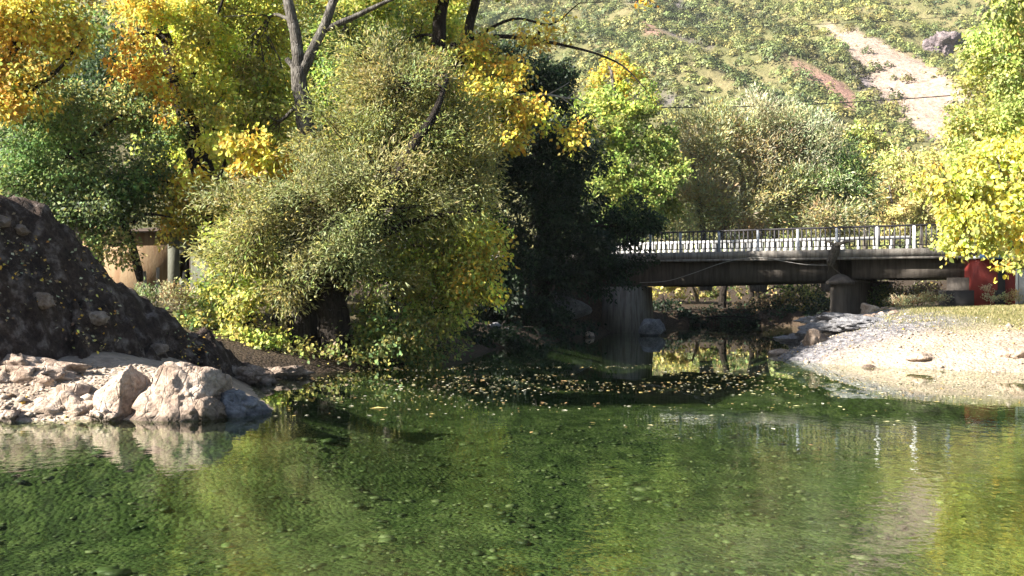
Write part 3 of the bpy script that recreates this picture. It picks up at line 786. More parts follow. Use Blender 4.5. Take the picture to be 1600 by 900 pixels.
ca, sa = np.cos(a)[:, None], np.sin(a)[:, None]
vx = vv[..., 0] * ca - vv[..., 1] * sa; vy = vv[..., 0] * sa + vv[..., 1] * ca
P = np.stack([vx + xy[:, :1], vy + xy[:, 1:], vv[..., 2] + zz[:, None] + s[:, None] * .3], -1).reshape(-1, 3)
T = (oct_t[None] + (np.arange(n) * 6)[:, None, None]).reshape(-1, 3)
g = rng.lognormal(0, .22, n)[:, None] * np.array([[.42, .35, .28]]); g[::7] *= np.array([.6, .5, .4]); g[::23] = np.array([.5, .3, .06])
tag(link('gravel', np_mesh('gravel', P, T, False, np.repeat(np.clip(g, 0, .8), 6, 0)), M['pebble']), 'pale gravel scattered over both beaches', 'gravel', kind='stuff')

# cobbles lying on the river bed
rng = np.random.default_rng(18)
n = 7000; D = 5.0 + 17 * rng.random(n) ** .8; X = (rng.uniform(-150, 1750, n) - 800) / F * D
ok = (water_sd(X, D) < -.2) & (vnoise(np.stack([X, D], 1), 1.5, 44, 3) > .40); X, D = X[ok], D[ok]; n = len(X)
zz = land_h(X, D); s = (.024 * rng.lognormal(0, .6, n)).clip(.01, .13); a = rng.uniform(0, 6.28, n)
v1, T1 = ico_dirs(1); m1 = len(v1)
vv = v1[None] * s[:, None, None] * np.array([1.35, 1.0, .32]) * rng.uniform(.8, 1.2, (n, m1, 1))
ca, sa = np.cos(a)[:, None], np.sin(a)[:, None]
P = np.stack([vv[..., 0]*ca - vv[..., 1]*sa + X[:, None], vv[..., 0]*sa + vv[..., 1]*ca + D[:, None], vv[..., 2] + zz[:, None] + s[:, None]*.15], -1).reshape(-1, 3)
g = np.array([(.045,.06,.024),(.06,.078,.03),(.095,.11,.05),(.03,.042,.018),(.13,.135,.075),(.075,.083,.042)])[rng.integers(0, 6, n)] * rng.lognormal(0, .25, (n, 1))
P = np.minimum(P, np.array([1e9, 1e9, -.03]))
tag(link('riverbed_cobbles', np_mesh('riverbed_cobbles', P, (T1[None] + (np.arange(n) * m1)[:, None, None]).reshape(-1, 3), True, np.repeat(np.clip(g, 0, .7), m1, 0)), M['cobble']), 'mossy cobbles on the river bed in the foreground', 'cobbles', kind='stuff')

# ------------------------------------------------------------------ bridge
ang = math.atan2(U[1], U[0])
br = empty('road_bridge', (A[0], A[1], 0.0), ang)
tag(br, 'concrete road bridge with iron railing spanning the river in shade', 'bridge')
def dz(t): return 3.90 + 0.010 * t                # deck level along the bridge; local x = t, local y = towards the camera
def prism(t0, t1, y0, y1, lo, hi, seg=1):
    ts = np.linspace(t0, t1, seg + 1); V = []; Qs = []
    for t in ts:
        V += [(t, y0, lo(t)), (t, y1, lo(t)), (t, y1, hi(t)), (t, y0, hi(t))]
    for k in range(seg):
        b = k * 4
        for j in range(4): Qs.append((b + j, b + (j + 1) % 4, b + 4 + (j + 1) % 4, b + 4 + j))
    Qs.append((3, 2, 1, 0)); e = seg * 4; Qs.append((e, e + 1, e + 2, e + 3))
    return MB().add(V, Qs)
prism(-1.0, 26, -7.6, -0.02, lambda t: dz(t) - .33, lambda t: dz(t) - .06).build('deck', M['concrete'], br)
prism(-0.75, 26, -0.28, 0.22, lambda t: dz(t) - .36, lambda t: dz(t)).build('kerb_beam', M['concrete_pale'], br)
prism(-0.75, 26, 0.16, 0.30, lambda t: dz(t) - .46, lambda t: dz(t) - .36).build('drip_edge', M['concrete_pale'], br)
prism(-0.75, 26, -7.5, -7.0, lambda t: dz(t) - .36, lambda t: dz(t) + .02).build('kerb_beam', M['concrete_pale'], br)
for y in (-0.5, -2.6, -4.7, -6.8):
    prism(4.75, 15.5, y - .2, y + .2, lambda t: 2.58 - (t - 4.75) * .018, lambda t: dz(t) - .34).build('girder', M['concrete'], br)
    prism(-0.6, 4.1, y - .2, y + .2, lambda t: 2.66, lambda t: dz(t) - .34).build('girder', M['concrete'], br)
# pier with rounded nose and conical cap
pc = 4.43
pier = MB().box((pc - .42, -7.0, -.6), (pc + .42, 0.15, 2.48)).build('pier', M['concrete'], br)
th = np.arange(20) / 20 * 2 * math.pi
def revolve(profile, cx, cyy, n=20):
    V = []; Qs = []
    for r, zz in profile: V += [(cx + math.cos(a) * r, cyy + math.sin(a) * r, zz) for a in np.arange(n) / n * 2 * math.pi]
    for k in range(len(profile) - 1):
        for j in range(n): Qs.append((k*n + j, k*n + (j+1) % n, (k+1)*n + (j+1) % n, (k+1)*n + j))
    return MB().add(V, Qs)
nose = revolve([(.52, -.6), (.48, .6), (.46, 2.40), (.46, 2.44)], pc, .18).build('pier_nose', M['concrete'], br, True)
revolve([(.02, 2.38), (.60, 2.38), (.63, 2.46), (.60, 2.52), (.34, 2.74), (.14, 2.84), (.02, 2.86)], pc, .30).build('pier_cap', M['concrete'], br)
MB().box((3.9, -7.0, 2.49), (4.95, 0.05, 2.585)).build('bearing_shelf', M['concrete'], br)
# left abutment, flared, and its footing
def taper(x0, x1, y0, y1, z0, z1, fl):
    V = [(x0-fl, y0, z0), (x1+fl, y0, z0), (x1+fl, y1+fl, z0), (x0-fl, y1+fl, z0), (x0, y0, z1), (x1, y0, z1), (x1, y1, z1), (x0, y1, z1)]
    return MB().add(V, [(0,3,2,1),(4,5,6,7),(0,1,5,4),(1,2,6,5),(2,3,7,6),(3,0,4,7)])
taper(14.7, 16.9, -1.6, 0.25, -0.25, 2.36, .14).build('abutment', M['concrete_pale'], br)
MB().box((14.1, -7.6, -.8), (17.6, 0.9, -.05), .04).build('footing', M['concrete_pale'], br)
taper(16.95, 24, -0.15, 0.10, -0.3, 3.5, .05).build('wing_wall', M['concrete'], br)
# right abutment
MB().box((-1.35, -7.3, .4), (0.05, 0.05, 2.64)).build('abutment', M['concrete'], br)
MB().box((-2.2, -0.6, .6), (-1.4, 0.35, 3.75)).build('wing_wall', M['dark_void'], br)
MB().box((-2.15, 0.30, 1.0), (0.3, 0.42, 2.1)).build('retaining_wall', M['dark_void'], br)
# near iron railing: top rail is the part, posts, balusters and lower rail its pieces
RAILT = [13.95, 12.3, 10.28, 8.33, 6.43, 4.66, 2.9, 1.35, 0.0]
rail_y = 0.05
r = prism(-0.05, 21, rail_y - .035, rail_y + .035, lambda t: dz(t) + .955, lambda t: dz(t) + 1.035); rail = r.build('railing', M['dark_iron'], br)
prism(-0.05, 21, rail_y - .018, rail_y + .018, lambda t: dz(t) + .13, lambda t: dz(t) + .17).build('lower_rail', M['dark_iron'], rail)
post_me = MB().box((-.055, -.055, -.02), (.055, .055, .97), .008).mesh('post')
lit_post_me = MB().box((-.055, -.055, -.02), (.055, .055, .97), .008).mesh('post')  # white paint stands in for sunlight on two posts
bal_me = MB().box((-.026, -.022, .16), (.026, .022, .965)).mesh('baluster')
post_me.materials.append(M['blue_iron']); lit_post_me.materials.append(M['white_paint']); bal_me.materials.append(M['dark_iron'])
for t in [20, 18, 16] + RAILT:
    o = link('post', lit_post_me if t in (2.9, 1.35) else post_me, None, rail); o.location = (t, rail_y, dz(t))
t = 0.22
while t < 21:
    if min(abs(t - q) for q in RAILT) > 0.09:
        o = link('baluster', bal_me, None, rail); o.location = (t, rail_y, dz(t))
    t += 0.215
# white balustrade on the far side
fy = -7.25
far = prism(3.2, 24, fy - .10, fy + .10, lambda t: dz(t) + .80, lambda t: dz(t) + .96).build('far_parapet', M['parapet_paint'], br)
prism(3.2, 24, fy - .10, fy + .10, lambda t: dz(t) + .02, lambda t: dz(t) + .14).build('parapet_base', M['parapet_paint'], far)
pil = MB().box((-.10, -.085, .14), (.10, .085, .805)).mesh('pillar'); pil.materials.append(M['parapet_paint'])
thin = MB().box((-.07, -.085, .14), (.07, .085, .805)).mesh('pillar'); thin.materials.append(M['parapet_paint'])
t = 3.35
while t < 24:
    o = link('pillar', pil if t > 5.8 else thin, None, far); o.location = (t, fy, dz(t)); t += 0.34 if t > 5.8 else 0.8
prism(-0.6, 24, -6.9, -0.3, lambda t: dz(t) - .04, lambda t: dz(t) - .035).build('road_surface', M['grey_rock'], br)
# cable hanging along the girder
cab = empty('hanging_cable', (0, 0, 0)); 
def bw(t, y, z): x, yy = BR(t, -y); return np.array([x, yy, z])
pts = [bw(14.4, .32, 2.55), bw(12.9, .32, 2.62), bw(11.6, .33, 2.95), bw(10.1, .33, 3.42), bw(9.0, .33, 3.62), bw(8.0, .33, 3.66), bw(6.9, .33, 3.45), bw(5.9, .33, 3.29), bw(4.95, .34, 3.25)]
C.unlink(cab) if False else bpy.data.objects.remove(cab)
tag(MB().tube(catmull(pts, 6), .016, 5).build('hanging_cable', M['cable'], None, True), 'thin pale cable sagging along the shaded bridge girder', 'cable')
# driftwood snag caught on the deck edge above the pier
p0 = [bw(4.55, .33, 4.25), bw(4.62, .42, 3.95), bw(4.72, .42, 3.6), bw(4.85, .40, 3.3), bw(4.9, .40, 3.18)]
mb = MB().tube(catmull(p0, 5), np.interp(np.linspace(0, 1, 21), [0, .3, .7, 1], [.10, .20, .19, .09]), 9, True, .22, 3)
mb.tube(catmull([bw(4.6, .42, 4.1), bw(4.2, .45, 4.25), bw(3.75, .4, 4.28)], 4), np.linspace(.12, .02, 9), 6, True, .2)
mb.tube(catmull([bw(4.6, .42, 4.1), bw(4.9, .45, 4.3), bw(5.1, .4, 4.22)], 4), np.linspace(.08, .02, 9), 6, True, .2)
mb.tube(catmull([bw(4.8, .42, 3.25), bw(4.55, .5, 3.0), bw(4.2, .5, 2.75)], 4), np.linspace(.03, .012, 9), 5)
mb.tube(catmull([bw(4.88, .42, 3.2), bw(4.92, .45, 3.0), bw(4.98, .45, 2.85)], 4), np.linspace(.02, .01, 9), 5)
tag(mb.build('driftwood', M['bark_grey'], None, True), 'brown driftwood snag hanging on the bridge edge above the pier', 'driftwood')

# ------------------------------------------------------------------ red hut right of the bridge
hy = 40.6; hx = (1530 - 800) / F * hy; gz = 1.55
hut = empty('red_hut', (hx, hy, gz)); tag(hut, 'small flat-roofed red hut beside the right end of the bridge', 'hut')
hz = PX(0, 404, hy)[2] - gz
MB().box((0, 0, -.3), (3.4, 2.2, hz)).build('wall', M['red_wall'], hut)
MB().box((1.47, -.05, -.1), (1.56, 0.02, hz)).build('door_post', M['white_paint'], hut)
dr = MB().box((1.60, -.03, 0.0), (2.4, 0.012, hz - .42)).build('door', M['door_grey'], hut)
MB().box((1.58, -.035, hz - .40), (2.45, 0.012, hz - .02)).build('lintel_panel', M['tile'], hut)
MB().box((2.28, -.06, .75), (2.33, -.031, .9)).build('handle', M['dark_iron'], dr)
rf = MB().box((-.12, -.35, hz + .005), (3.6, 2.4, hz + .10)).build('roof', M['roof_white'], hut)
MB().box((-.14, -.39, hz - .03), (1.02, -.352, hz + .16)).build('fascia', M['roof_blue'], rf)
MB().box((1.03, -.41, hz - .02), (3.6, -.352, hz + .20)).build('fascia', M['roof_white'], rf)

# ------------------------------------------------------------------ small house behind the left trees
cx, cy_, _ = PX(262, 430, 33.0); gz2 = ground_z(cx, cy_)
house = empty('small_house', (cx, cy_, gz2), math.radians(0)); tag(house, 'small plastered house half hidden behind the left trees', 'house')
ht = PX(0, 362, 33)[2] - gz2
def face(mb, p, q, z0, z1, th_=.2):
    p = np.array(p); q = np.array(q); d_ = (q - p) / np.linalg.norm(q - p); n_ = np.array([-d_[1], d_[0]])
    V = [(*p, z0), (*q, z0), (*(q + n_*th_), z0), (*(p + n_*th_), z0), (*p, z1), (*q, z1), (*(q + n_*th_), z1), (*(p + n_*th_), z1)]
    return mb.add(V, [(0,3,2,1),(4,5,6,7),(0,1,5,4),(1,2,6,5),(2,3,7,6),(3,0,4,7)])
# left wall (warm plaster) and right wall (grey-green plaster darkened as painted shade) with a real window opening
face(MB(), (-3.2, .9), (-.005, 0), -.6, ht).build('wall', M['plaster_warm'], house)
W = MB(); e = np.array([2.6, .75]); dn = e / np.linalg.norm(e); wl = np.linalg.norm(e)
w0, w1, z0, z1 = .37, .72, ht - 1.55, ht - .72
for a, b, za, zb in ((0, w0, -.6, ht), (w1, wl, -.6, ht), (w0, w1, -.6, z0), (w0, w1, z1, ht)): face(W, dn * a, dn * b, za, zb)
W.build('wall', M['plaster_grey_shade'], house)
wn = face(MB(), dn * w0 + np.array([-.02, .12]), dn * w1 + np.array([-.02, .12]), z0, z1, .03).build('window', M['dark_void'], house)
face(MB(), dn * (w1 - .05) + np.array([0, .05]), dn * w1 + np.array([0, .05]), z0, z1, .06).build('frame', M['tile'], wn)
MB().add([(-3.6, .5, ht), (0, -.45, ht), (3.1, .45, ht), (2.6, 4.2, ht + .1), (-.4, 4.6, ht + .1), (-3.6, 4.2, ht+.1), (-.2, 2.2, ht + .35)], (), [(0,1,6),(1,2,6),(2,3,6),(3,4,6),(4,5,6),(5,0,6)]).build('roof', M['tile'], house)
for k, (px, y0, y1, tilt, lab) in enumerate([(229, 424, 452, -.05, 'reddish pale wooden stake, leftmost of three before the house'),
        (244, 418, 450, .05, 'grey wooden stake, middle one of three before the house'), (280, 424, 452, .14, 'leaning pale wooden stake below the house window')]):
    p = PX(px, 460, 27.5); q = PX(px + tilt * 60, y0, 27.5)
    p[2] = min(p[2], ground_z(p[0], p[1])) - .1
    st = MB().tube([p - q * 0 , (p + q) / 2, q], [.055, .05, .045], 7, True, .1, k)
    tag(st.build('wooden_stake', M['wood'], None), lab, 'stake')

# ------------------------------------------------------------------ overhead wires
def wire(label, p, q, sag, r):
    t = np.linspace(0, 1, 30)[:, None]; P = p * (1 - t) + q * t; P[:, 2] -= 4 * sag * (t * (1 - t))[:, 0]
    tag(MB().tube(P, r, 4).build('overhead_wire', M['wire'], None), label, 'wire')
wire('thick dark overhead wire crossing in front of the willow tops', PX(700, 160, 66), PX(1700, 128, 66), .9, .035)
wire('upper thin wire low behind the bridge near the yellow tree', PX(1180, 300, 78), PX(1750, 282, 78), .4, .022)
wire('lower thin wire low behind the bridge near the yellow tree', PX(1180, 308, 78), PX(1750, 291, 78), .4, .022)
wire('faint high wire across the upper hillside', PX(1000, 45, 120), PX(1800, -2, 120), .8, .03)
# ------------------------------------------------------------------ trees, left bank
tree('willow_tree', 'silvery olive willow with two thick dark trunks at the left shore', 'tree', at_ground(503, 26.2),
  [limb([(478,585),(477,500),(486,440),(500,395),(492,330),(470,270)], 26.2, [26,23,22,15,9,4]),
   limb([(525,588),(526,500),(524,445),(548,385),(598,312),(642,238),(682,172),(700,120)], [26.2,26.2,26.2,25.9,25.3,25.2,25.4,25.8], [27,25,24,17,12,9,6,3]),
   limb([(500,430),(460,360),(425,310),(390,280)], 25.8, [10,7,5,2]), limb([(540,410),(620,340),(700,280),(750,260)], 26.2, [11,8,5,2]),
   limb([(535,410),(600,365),(690,335),(750,330)], 25.5, [9,7,4,2])],
  [B(610,150,26.6,85,85,'willow+olive',.95,gap=.46), B(650,225,26.6,105,95,'willow+olive',.95,gap=.46), B(565,235,26.2,82,90,'willow+olive',.95,gap=.46), B(480,310,25.2,95,60,'willow',.95,gap=.46),
   B(570,320,25.2,120,75,'willow',.95,gap=.46), B(695,290,26.6,75,100,'willow+olive',.95,gap=.46), B(405,350,25.2,60,60,'willow+olive',.95,gap=.46), B(535,395,24.8,75,38,'willow',.95,gap=.46), B(720,210,27,50,70,'willow+olive',.95,gap=.46), B(352,300,25.2,40,22,'willow',.8,gap=.45), B(765,250,26.5,26,40,'willow+olive',.7,gap=.45), B(560,85,26.8,50,32,'willow+olive',.7,gap=.45), B(665,105,27,55,35,'willow+olive',.7,gap=.45), B(470,420,24.8,50,25,'willow',.7,gap=.45), B(450,450,25.0,45,30,'olive+willow',.8,gap=.42), B(600,440,25.4,60,30,'olive+willow',.8,gap=.42), B(380,400,25.6,55,35,'olive+willow',.9,gap=.4), B(740,340,26.8,40,50,'olive+ygreen',.8,gap=.42), B(690,160,27.4,55,50,'olive+ygreen',.8,gap=.42)],
  L=.135, aspect=.26, layers=1.75, spread=.24, droop=.05, align=1.2, seed=3, bark='bark_dark', twig=.9, per=16)
tree('waterside_shrub', 'yellow-green leafy shrub overhanging the water right of the willow trunks', 'shrub', at_ground(590, 27.0),
  [limb([(590,575),(600,500),(650,420),(720,400)], 27, [8,6,4,2]), limb([(585,575),(570,500),(590,430)], 27, [7,5,2]), limb([(600,560),(660,500),(730,470)], 27, [6,4,2])],
  [B(690,395,26.6,85,75,'ygreen+olive'), B(615,430,26.8,85,60,'olive+ygreen'), B(620,510,26.6,100,55,'olive+green'), B(735,430,26.2,50,50,'ygreen+gold',gap=.42), B(690,480,26.4,60,50,'olive+ygreen',gap=.42), B(745,390,26.2,35,60,'ygreen+gold',gap=.42), B(570,545,26.0,60,35,'olive+green'), B(660,540,27.0,60,30,'olive+green'), B(505,560,25.4,40,20,'olive+brown',.7,gap=.42)],
  L=.12, layers=2.0, seed=4, bark='bark_dark')
tree('waterside_shrub', 'yellow-green leafy shrub filling the shore left of the willow trunks', 'shrub', at_ground(395, 26.4),
  [limb([(400,590),(390,520),(360,450)], 26.4, [8,6,2]), limb([(405,590),(430,500),(430,420)], 26.4, [7,5,2])],
  [B(395,505,25.8,65,70,'olive+ygreen'), B(340,482,26.2,60,50,'olive+ygreen+green'), B(425,430,26.2,55,50,'ygreen+olive'), B(375,410,27,55,45,'ygreen+olive'), B(420,545,25.2,45,35,'olive+ygreen'), B(365,545,25.0,55,32,'olive+ygreen'), B(455,560,25.0,35,22,'olive'), B(300,520,25.5,45,40,'olive+green')],
  L=.12, layers=2.2, seed=5, bark='bark_dark')
tree('poplar_tree', 'tall poplar with a pale forked trunk rising above the willow', 'tree', at_ground(498, 28.6),
  [limb([(502,560),(497,400),(488,300),(478,200),(468,105)], 28.6, [20,18,16,14,12]),
   limb([(469,118),(462,60),(450,0),(438,-90),(430,-180)], 28.6, [10,9,8,6,3]), limb([(470,118),(490,75),(518,15),(545,-60),(560,-150)], 28.6, [9.5,8,7,5,2]),
   limb([(506,48),(550,28),(590,8),(650,-15)], 28.6, [5.5,4.5,3.5,1.5]), limb([(470,112),(456,99),(448,91)], 28.6, [6,5,4])],
  [B(420,-70,30.5,120,80,'ygreen'), B(560,-90,30.5,120,80,'ygreen'), B(480,-250,30,170,120,'ygreen',.45), B(440,-400,30,140,90,'ygreen',.45), B(390,70,31.5,85,90,'ygreen+lemon',gap=.4), B(555,70,31.5,80,60,'ygreen+green',gap=.42), B(430,180,31.5,60,70,'ygreen',gap=.4)],
  L=.12, layers=2.0, seed=6, bark='bark_pale')
tree('maple_tree', 'gold and orange tree with a thick dark leaning trunk', 'tree', at_ground(372, 30.0),
  [limb([(380,560),(352,400),(335,320),(305,230),(280,150),(262,70),(240,0),(225,-90)], 30, [24,23,20,16,12,9,7,4]),
   limb([(285,165),(300,120),(330,50),(355,-20)], 30, [5,4,3,1.5]), limb([(330,310),(290,290),(240,290)], 29.5, [7,5,2])],
  [B(330,50,31.5,80,90,'ygreen+lemon',gap=.4), B(250,-50,31,110,70,'ygreen+gold'), B(230,-200,31,150,100,'ygreen+gold',.45), B(390,180,31.5,70,80,'ygreen+olive',gap=.4),
   B(222,105,28.6,50,30,'orange+gold',.5,gap=.5), B(258,135,28.6,28,40,'orange+gold',.6,gap=.48), B(216,55,28.8,22,55,'gold+orange',.5,gap=.5), B(300,60,29.2,50,70,'ygreen+lemon',.8,gap=.45), B(235,10,29,50,35,'ygreen+gold',.7,gap=.45), B(330,170,29.4,45,60,'ygreen+lemon',.8,gap=.45),
   B(400,245,26.8,62,45,'lemon+gold',1.1,leaf=.15), B(350,225,27.2,30,30,'lemon',1,leaf=.15), B(310,285,28.4,36,28,'gold+lemon',leaf=.14), B(255,290,29,40,40,'gold+olive',gap=.42), B(285,355,29.5,40,35,'gold+olive',gap=.42), B(360,320,28,50,40,'ygreen+olive')],
  L=.125, layers=2.0, seed=7, bark='bark_dark', shape='oval')
tree('maple_tree', 'golden yellow tree in the upper left corner', 'tree', at_ground(-70, 26.0),
  [limb([(-70,420),(-55,280),(-20,150),(30,60),(70,-30)], 26, [16,13,10,7,3]), limb([(-30,180),(30,150),(90,110),(130,60)], 26, [6,5,3,1])],
  [B(45,35,26,90,65,'gold+lemon',.9,gap=.43), B(40,135,25.8,62,48,'gold+ygreen',.9,gap=.45), B(105,75,26.4,42,55,'gold+lemon',.8,gap=.46), B(-50,70,26,80,90,'gold'), B(40,-60,26.5,120,60,'gold+ygreen'), B(5,170,25.6,40,30,'gold')],
  L=.12, layers=2.1, seed=8, bark='bark_dark', shape='oval')
tree('bushy_tree', 'bushy green tree behind the crest of the dark rock slope', 'tree', at_ground(150, 29.0),
  [limb([(150,470),(150,350),(130,240),(110,160)], 29, [10,8,6,3]), limb([(222,440),(205,380),(188,330),(186,270)], 28.2, [7,6,5,3]), limb([(205,350),(230,335),(270,340)], 28.2, [3,2.5,1])],
  [B(110,240,28,105,75,'green'), B(40,200,28.5,60,60,'green+deep'), B(210,300,28.8,85,70,'green+deep'), B(140,335,27.6,100,50,'green+deep'), B(60,280,28,70,50,'green'), B(235,205,30,75,70,'olive+green'), B(170,140,30.5,70,60,'deep'), B(110,160,29,60,40,'green+olive'), B(180,385,27.2,40,40,'green+straw',.7,gap=.45)],
  L=.12, aspect=.6, layers=2.0, seed=9, bark='bark_dark')
tree('background_poplar', 'yellow-green poplar standing behind the leaning dark trunk', 'tree', at_ground(320, 38.5),
  [limb([(330,470),(325,250),(330,0),(335,-150)], 38.5, [12,10,7,3])],
  [B(320,160,38.5,110,130,'ygreen'), B(405,120,39,90,150,'ygreen+lemon'), B(290,-30,38.5,110,120,'ygreen'), B(420,-60,39,110,100,'ygreen'), B(350,310,38,80,70,'ygreen+olive')],
  L=.16, layers=1.9, seed=10)
tree('background_poplar', 'green and yellow poplar behind the upper willow crown', 'tree', at_ground(600, 37.0),
  [limb([(610,480),(610,250),(600,0),(600,-120)], 37, [12,10,7,3])],
  [B(560,60,36,90,110,'fresh+ygreen'), B(660,40,36,80,100,'ygreen'), B(520,170,35,60,90,'fresh+ygreen'), B(640,160,36,90,80,'ygreen+fresh'), B(705,110,36,50,80,'ygreen+lemon'), B(600,-80,37,130,70,'ygreen')],
  L=.16, layers=1.9, seed=11)
tree('background_tree', 'shadowy green tree behind the house at the left', 'tree', at_ground(120, 41.0),
  [limb([(120,460),(120,250),(110,50)], 41, [12,9,4])],
  [B(60,100,41,120,110,'deep+green',gap=.45), B(200,60,41,90,100,'green+olive',gap=.45), B(160,230,40,110,110,'deep+green'), B(20,260,40,100,100,'deep'), B(290,400,38,90,60,'deep+olive')],
  L=.17, layers=1.6, seed=12)
tree('background_tree', 'deep green tree added for shade between the willow and the black evergreen', 'tree', at_ground(500, 47.0),  # added behind the other trees to shade the bank and bridge
  [limb([(500,480),(505,250),(510,0)], 47, [14,11,5])],
  [B(480,200,47,120,120,'deep+green'), B(560,60,47,130,120,'green+olive'), B(600,260,47,110,110,'deep'), B(700,330,46,80,110,'deep+dark'), B(690,200,47,80,90,'deep+green'), B(480,350,46,110,90,'deep')],
  L=.2, layers=1.7, seed=36)
t8 = tree('plane_tree', 'dark-limbed tree reaching sparse golden sprays out to the right', 'tree', at_ground(655, 33.2),
  [limb([(645,560),(650,380),(662,220),(680,90),(692,0),(704,-100)], 33.2, [17,15,13.5,12,10,6]), limb([(668,190),(705,125),(728,60),(744,0),(765,-80)], 33.2, [8,8,8,7,4]),
   limb([(705,72),(770,58),(860,66),(960,95),(1010,140)], [33.2,32.6,32,31.6,31.4], [5,3.5,2.5,1.5,.8]), limb([(720,70),(800,30),(860,38),(905,5)], [33,32.5,32,31.5], [3.5,2.2,1.5,.8]),
   limb([(670,190),(730,150),(790,150)], 32.6, [5,4,3])],
  [B(735,85,32.0,50,50,'gold+ygreen',.9,gap=.4), B(752,165,31.2,62,42,'gold+lemon+olive',1.0,gap=.4), B(830,182,31.0,48,28,'gold+lemon',.8,gap=.45), B(800,120,31.4,60,32,'gold+lemon',.5,gap=.48), B(790,205,31,40,30,'gold+lemon',.7,gap=.45), B(840,55,32.0,70,22,'gold',.35,gap=.48), B(895,212,31.0,16,30,'gold+lemon',.9), B(1000,4,31.5,16,9,'gold+orange',1), B(745,215,31.2,35,35,'gold+lemon',.9,gap=.42), B(700,-50,33,110,60,'gold+ygreen'), B(720,-190,33,150,100,'gold+ygreen',.45), B(640,60,33.6,45,70,'ygreen+green',.8,gap=.42)],
  L=.135, layers=1.8, seed=13, bark='bark_dark', shape='oval', twig=.7)
mb = MB(); rng = np.random.default_rng(3); bs = np.array(t8.location)
P = np.array([PX(790,150,32.4), PX(845,147,32.2), PX(893,154,32.1), PX(906,149,32.1)]) - bs
c = catmull(P, 5); mb.tube(c, np.linspace(.05, .012, len(c)), 6, True, .1)
for (i, dx, dy) in [(6, 34, -20), (9, 26, -18), (4, -20, 40), (8, 22, 36), (11, 12, -12), (5, 30, 40), (2, 14, 60), (12, 20, 10)]:
    e = c[i] + np.array([dx, 0, -dy]) * 32 / F; m = (c[i] + e) / 2 + rng.normal(size=3) * .07
    mb.tube(catmull([c[i], m, e], 4), np.linspace(.022, .006, 9), 4, False)
tag(mb.build('dead_branch', M['deadwood'], t8, True), 'bleached leafless branch')
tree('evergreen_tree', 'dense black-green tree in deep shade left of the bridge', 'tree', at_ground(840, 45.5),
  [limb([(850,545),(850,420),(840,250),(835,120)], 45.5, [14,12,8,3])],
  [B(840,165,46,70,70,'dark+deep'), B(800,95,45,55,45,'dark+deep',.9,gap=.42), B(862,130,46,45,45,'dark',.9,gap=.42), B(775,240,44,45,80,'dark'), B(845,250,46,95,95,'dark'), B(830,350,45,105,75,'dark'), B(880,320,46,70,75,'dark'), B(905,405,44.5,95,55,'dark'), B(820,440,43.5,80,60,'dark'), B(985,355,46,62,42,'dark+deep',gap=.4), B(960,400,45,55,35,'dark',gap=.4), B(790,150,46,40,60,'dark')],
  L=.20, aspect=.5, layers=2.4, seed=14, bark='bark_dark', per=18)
tree('darkening_shrub', 'black shrub added to darken the shaded shore left of the bridge', 'shrub', at_ground(770, 41.0),  # near-black leaves cover the bank to stand in for its shade
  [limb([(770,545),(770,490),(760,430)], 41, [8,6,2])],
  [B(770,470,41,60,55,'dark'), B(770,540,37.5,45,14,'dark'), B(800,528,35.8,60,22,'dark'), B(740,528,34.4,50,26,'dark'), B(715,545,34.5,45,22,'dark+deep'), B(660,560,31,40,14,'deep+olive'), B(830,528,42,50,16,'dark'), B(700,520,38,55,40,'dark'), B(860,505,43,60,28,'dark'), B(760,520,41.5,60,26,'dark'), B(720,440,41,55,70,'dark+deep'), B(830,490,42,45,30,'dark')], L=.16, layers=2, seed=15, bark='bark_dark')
tree('leafy_tree', 'fresh green tree with a golden top beyond the left bridge end', 'tree', at_ground(975, 63.0),
  [limb([(980,440),(980,300),(965,180),(955,110)], 63, [10,8,5,2])],
  [B(955,115,64,52,32,'gold+ygreen'), B(965,165,63.5,62,45,'ygreen+fresh'), B(990,215,62.0,66,62,'fresh'), B(950,285,61.5,66,64,'fresh'), B(1015,300,61,52,60,'fresh'), B(1040,290,61,30,55,'fresh'), B(1030,225,62,30,45,'fresh'), B(905,200,61,40,60,'ygreen+fresh'), B(960,360,62,80,40,'green')],
  L=.22, layers=2.2, seed=16)
# ------------------------------------------------------------------ trees beyond the bridge
tree('willow_bush', 'straw-coloured willow bush beyond the bridge, next to the green tree', 'tree', at_ground(1100, 64.0),
  [limb([(1100,455),(1100,380),(1090,300),(1080,240)], 64, [7,5,4,2]), limb([(1105,455),(1130,360),(1150,280)], 64, [6,4,2])],
  [B(1095,235,65,55,60,'sage+straw'), B(1090,310,64,58,55,'straw+sage'), B(1150,330,63.5,60,40,'straw+sage'), B(1135,215,66,55,55,'sage+straw')],
  L=.30, aspect=.28, layers=2.2, spread=.4, align=1.2, droop=-.2, twig=.25, seed=17)
tree('willow_bush', 'tallest sage-grey willow bush beyond the middle of the bridge', 'tree', at_ground(1190, 66.0),
  [limb([(1180,455),(1170,380),(1160,290),(1150,220)], 66, [8,6,5,2]), limb([(1190,455),(1215,350),(1235,250)], 66, [7,5,2]), limb([(1185,455),(1190,330),(1195,230)], 66, [6,4,2])],
  [B(1190,200,67,75,48,'sage'), B(1175,260,66,70,60,'sage+straw'), B(1235,230,66.5,65,60,'sage'), B(1225,320,65,70,50,'sage+straw')],
  L=.30, aspect=.28, layers=2.2, spread=.4, align=1.2, droop=-.2, twig=.25, seed=18)
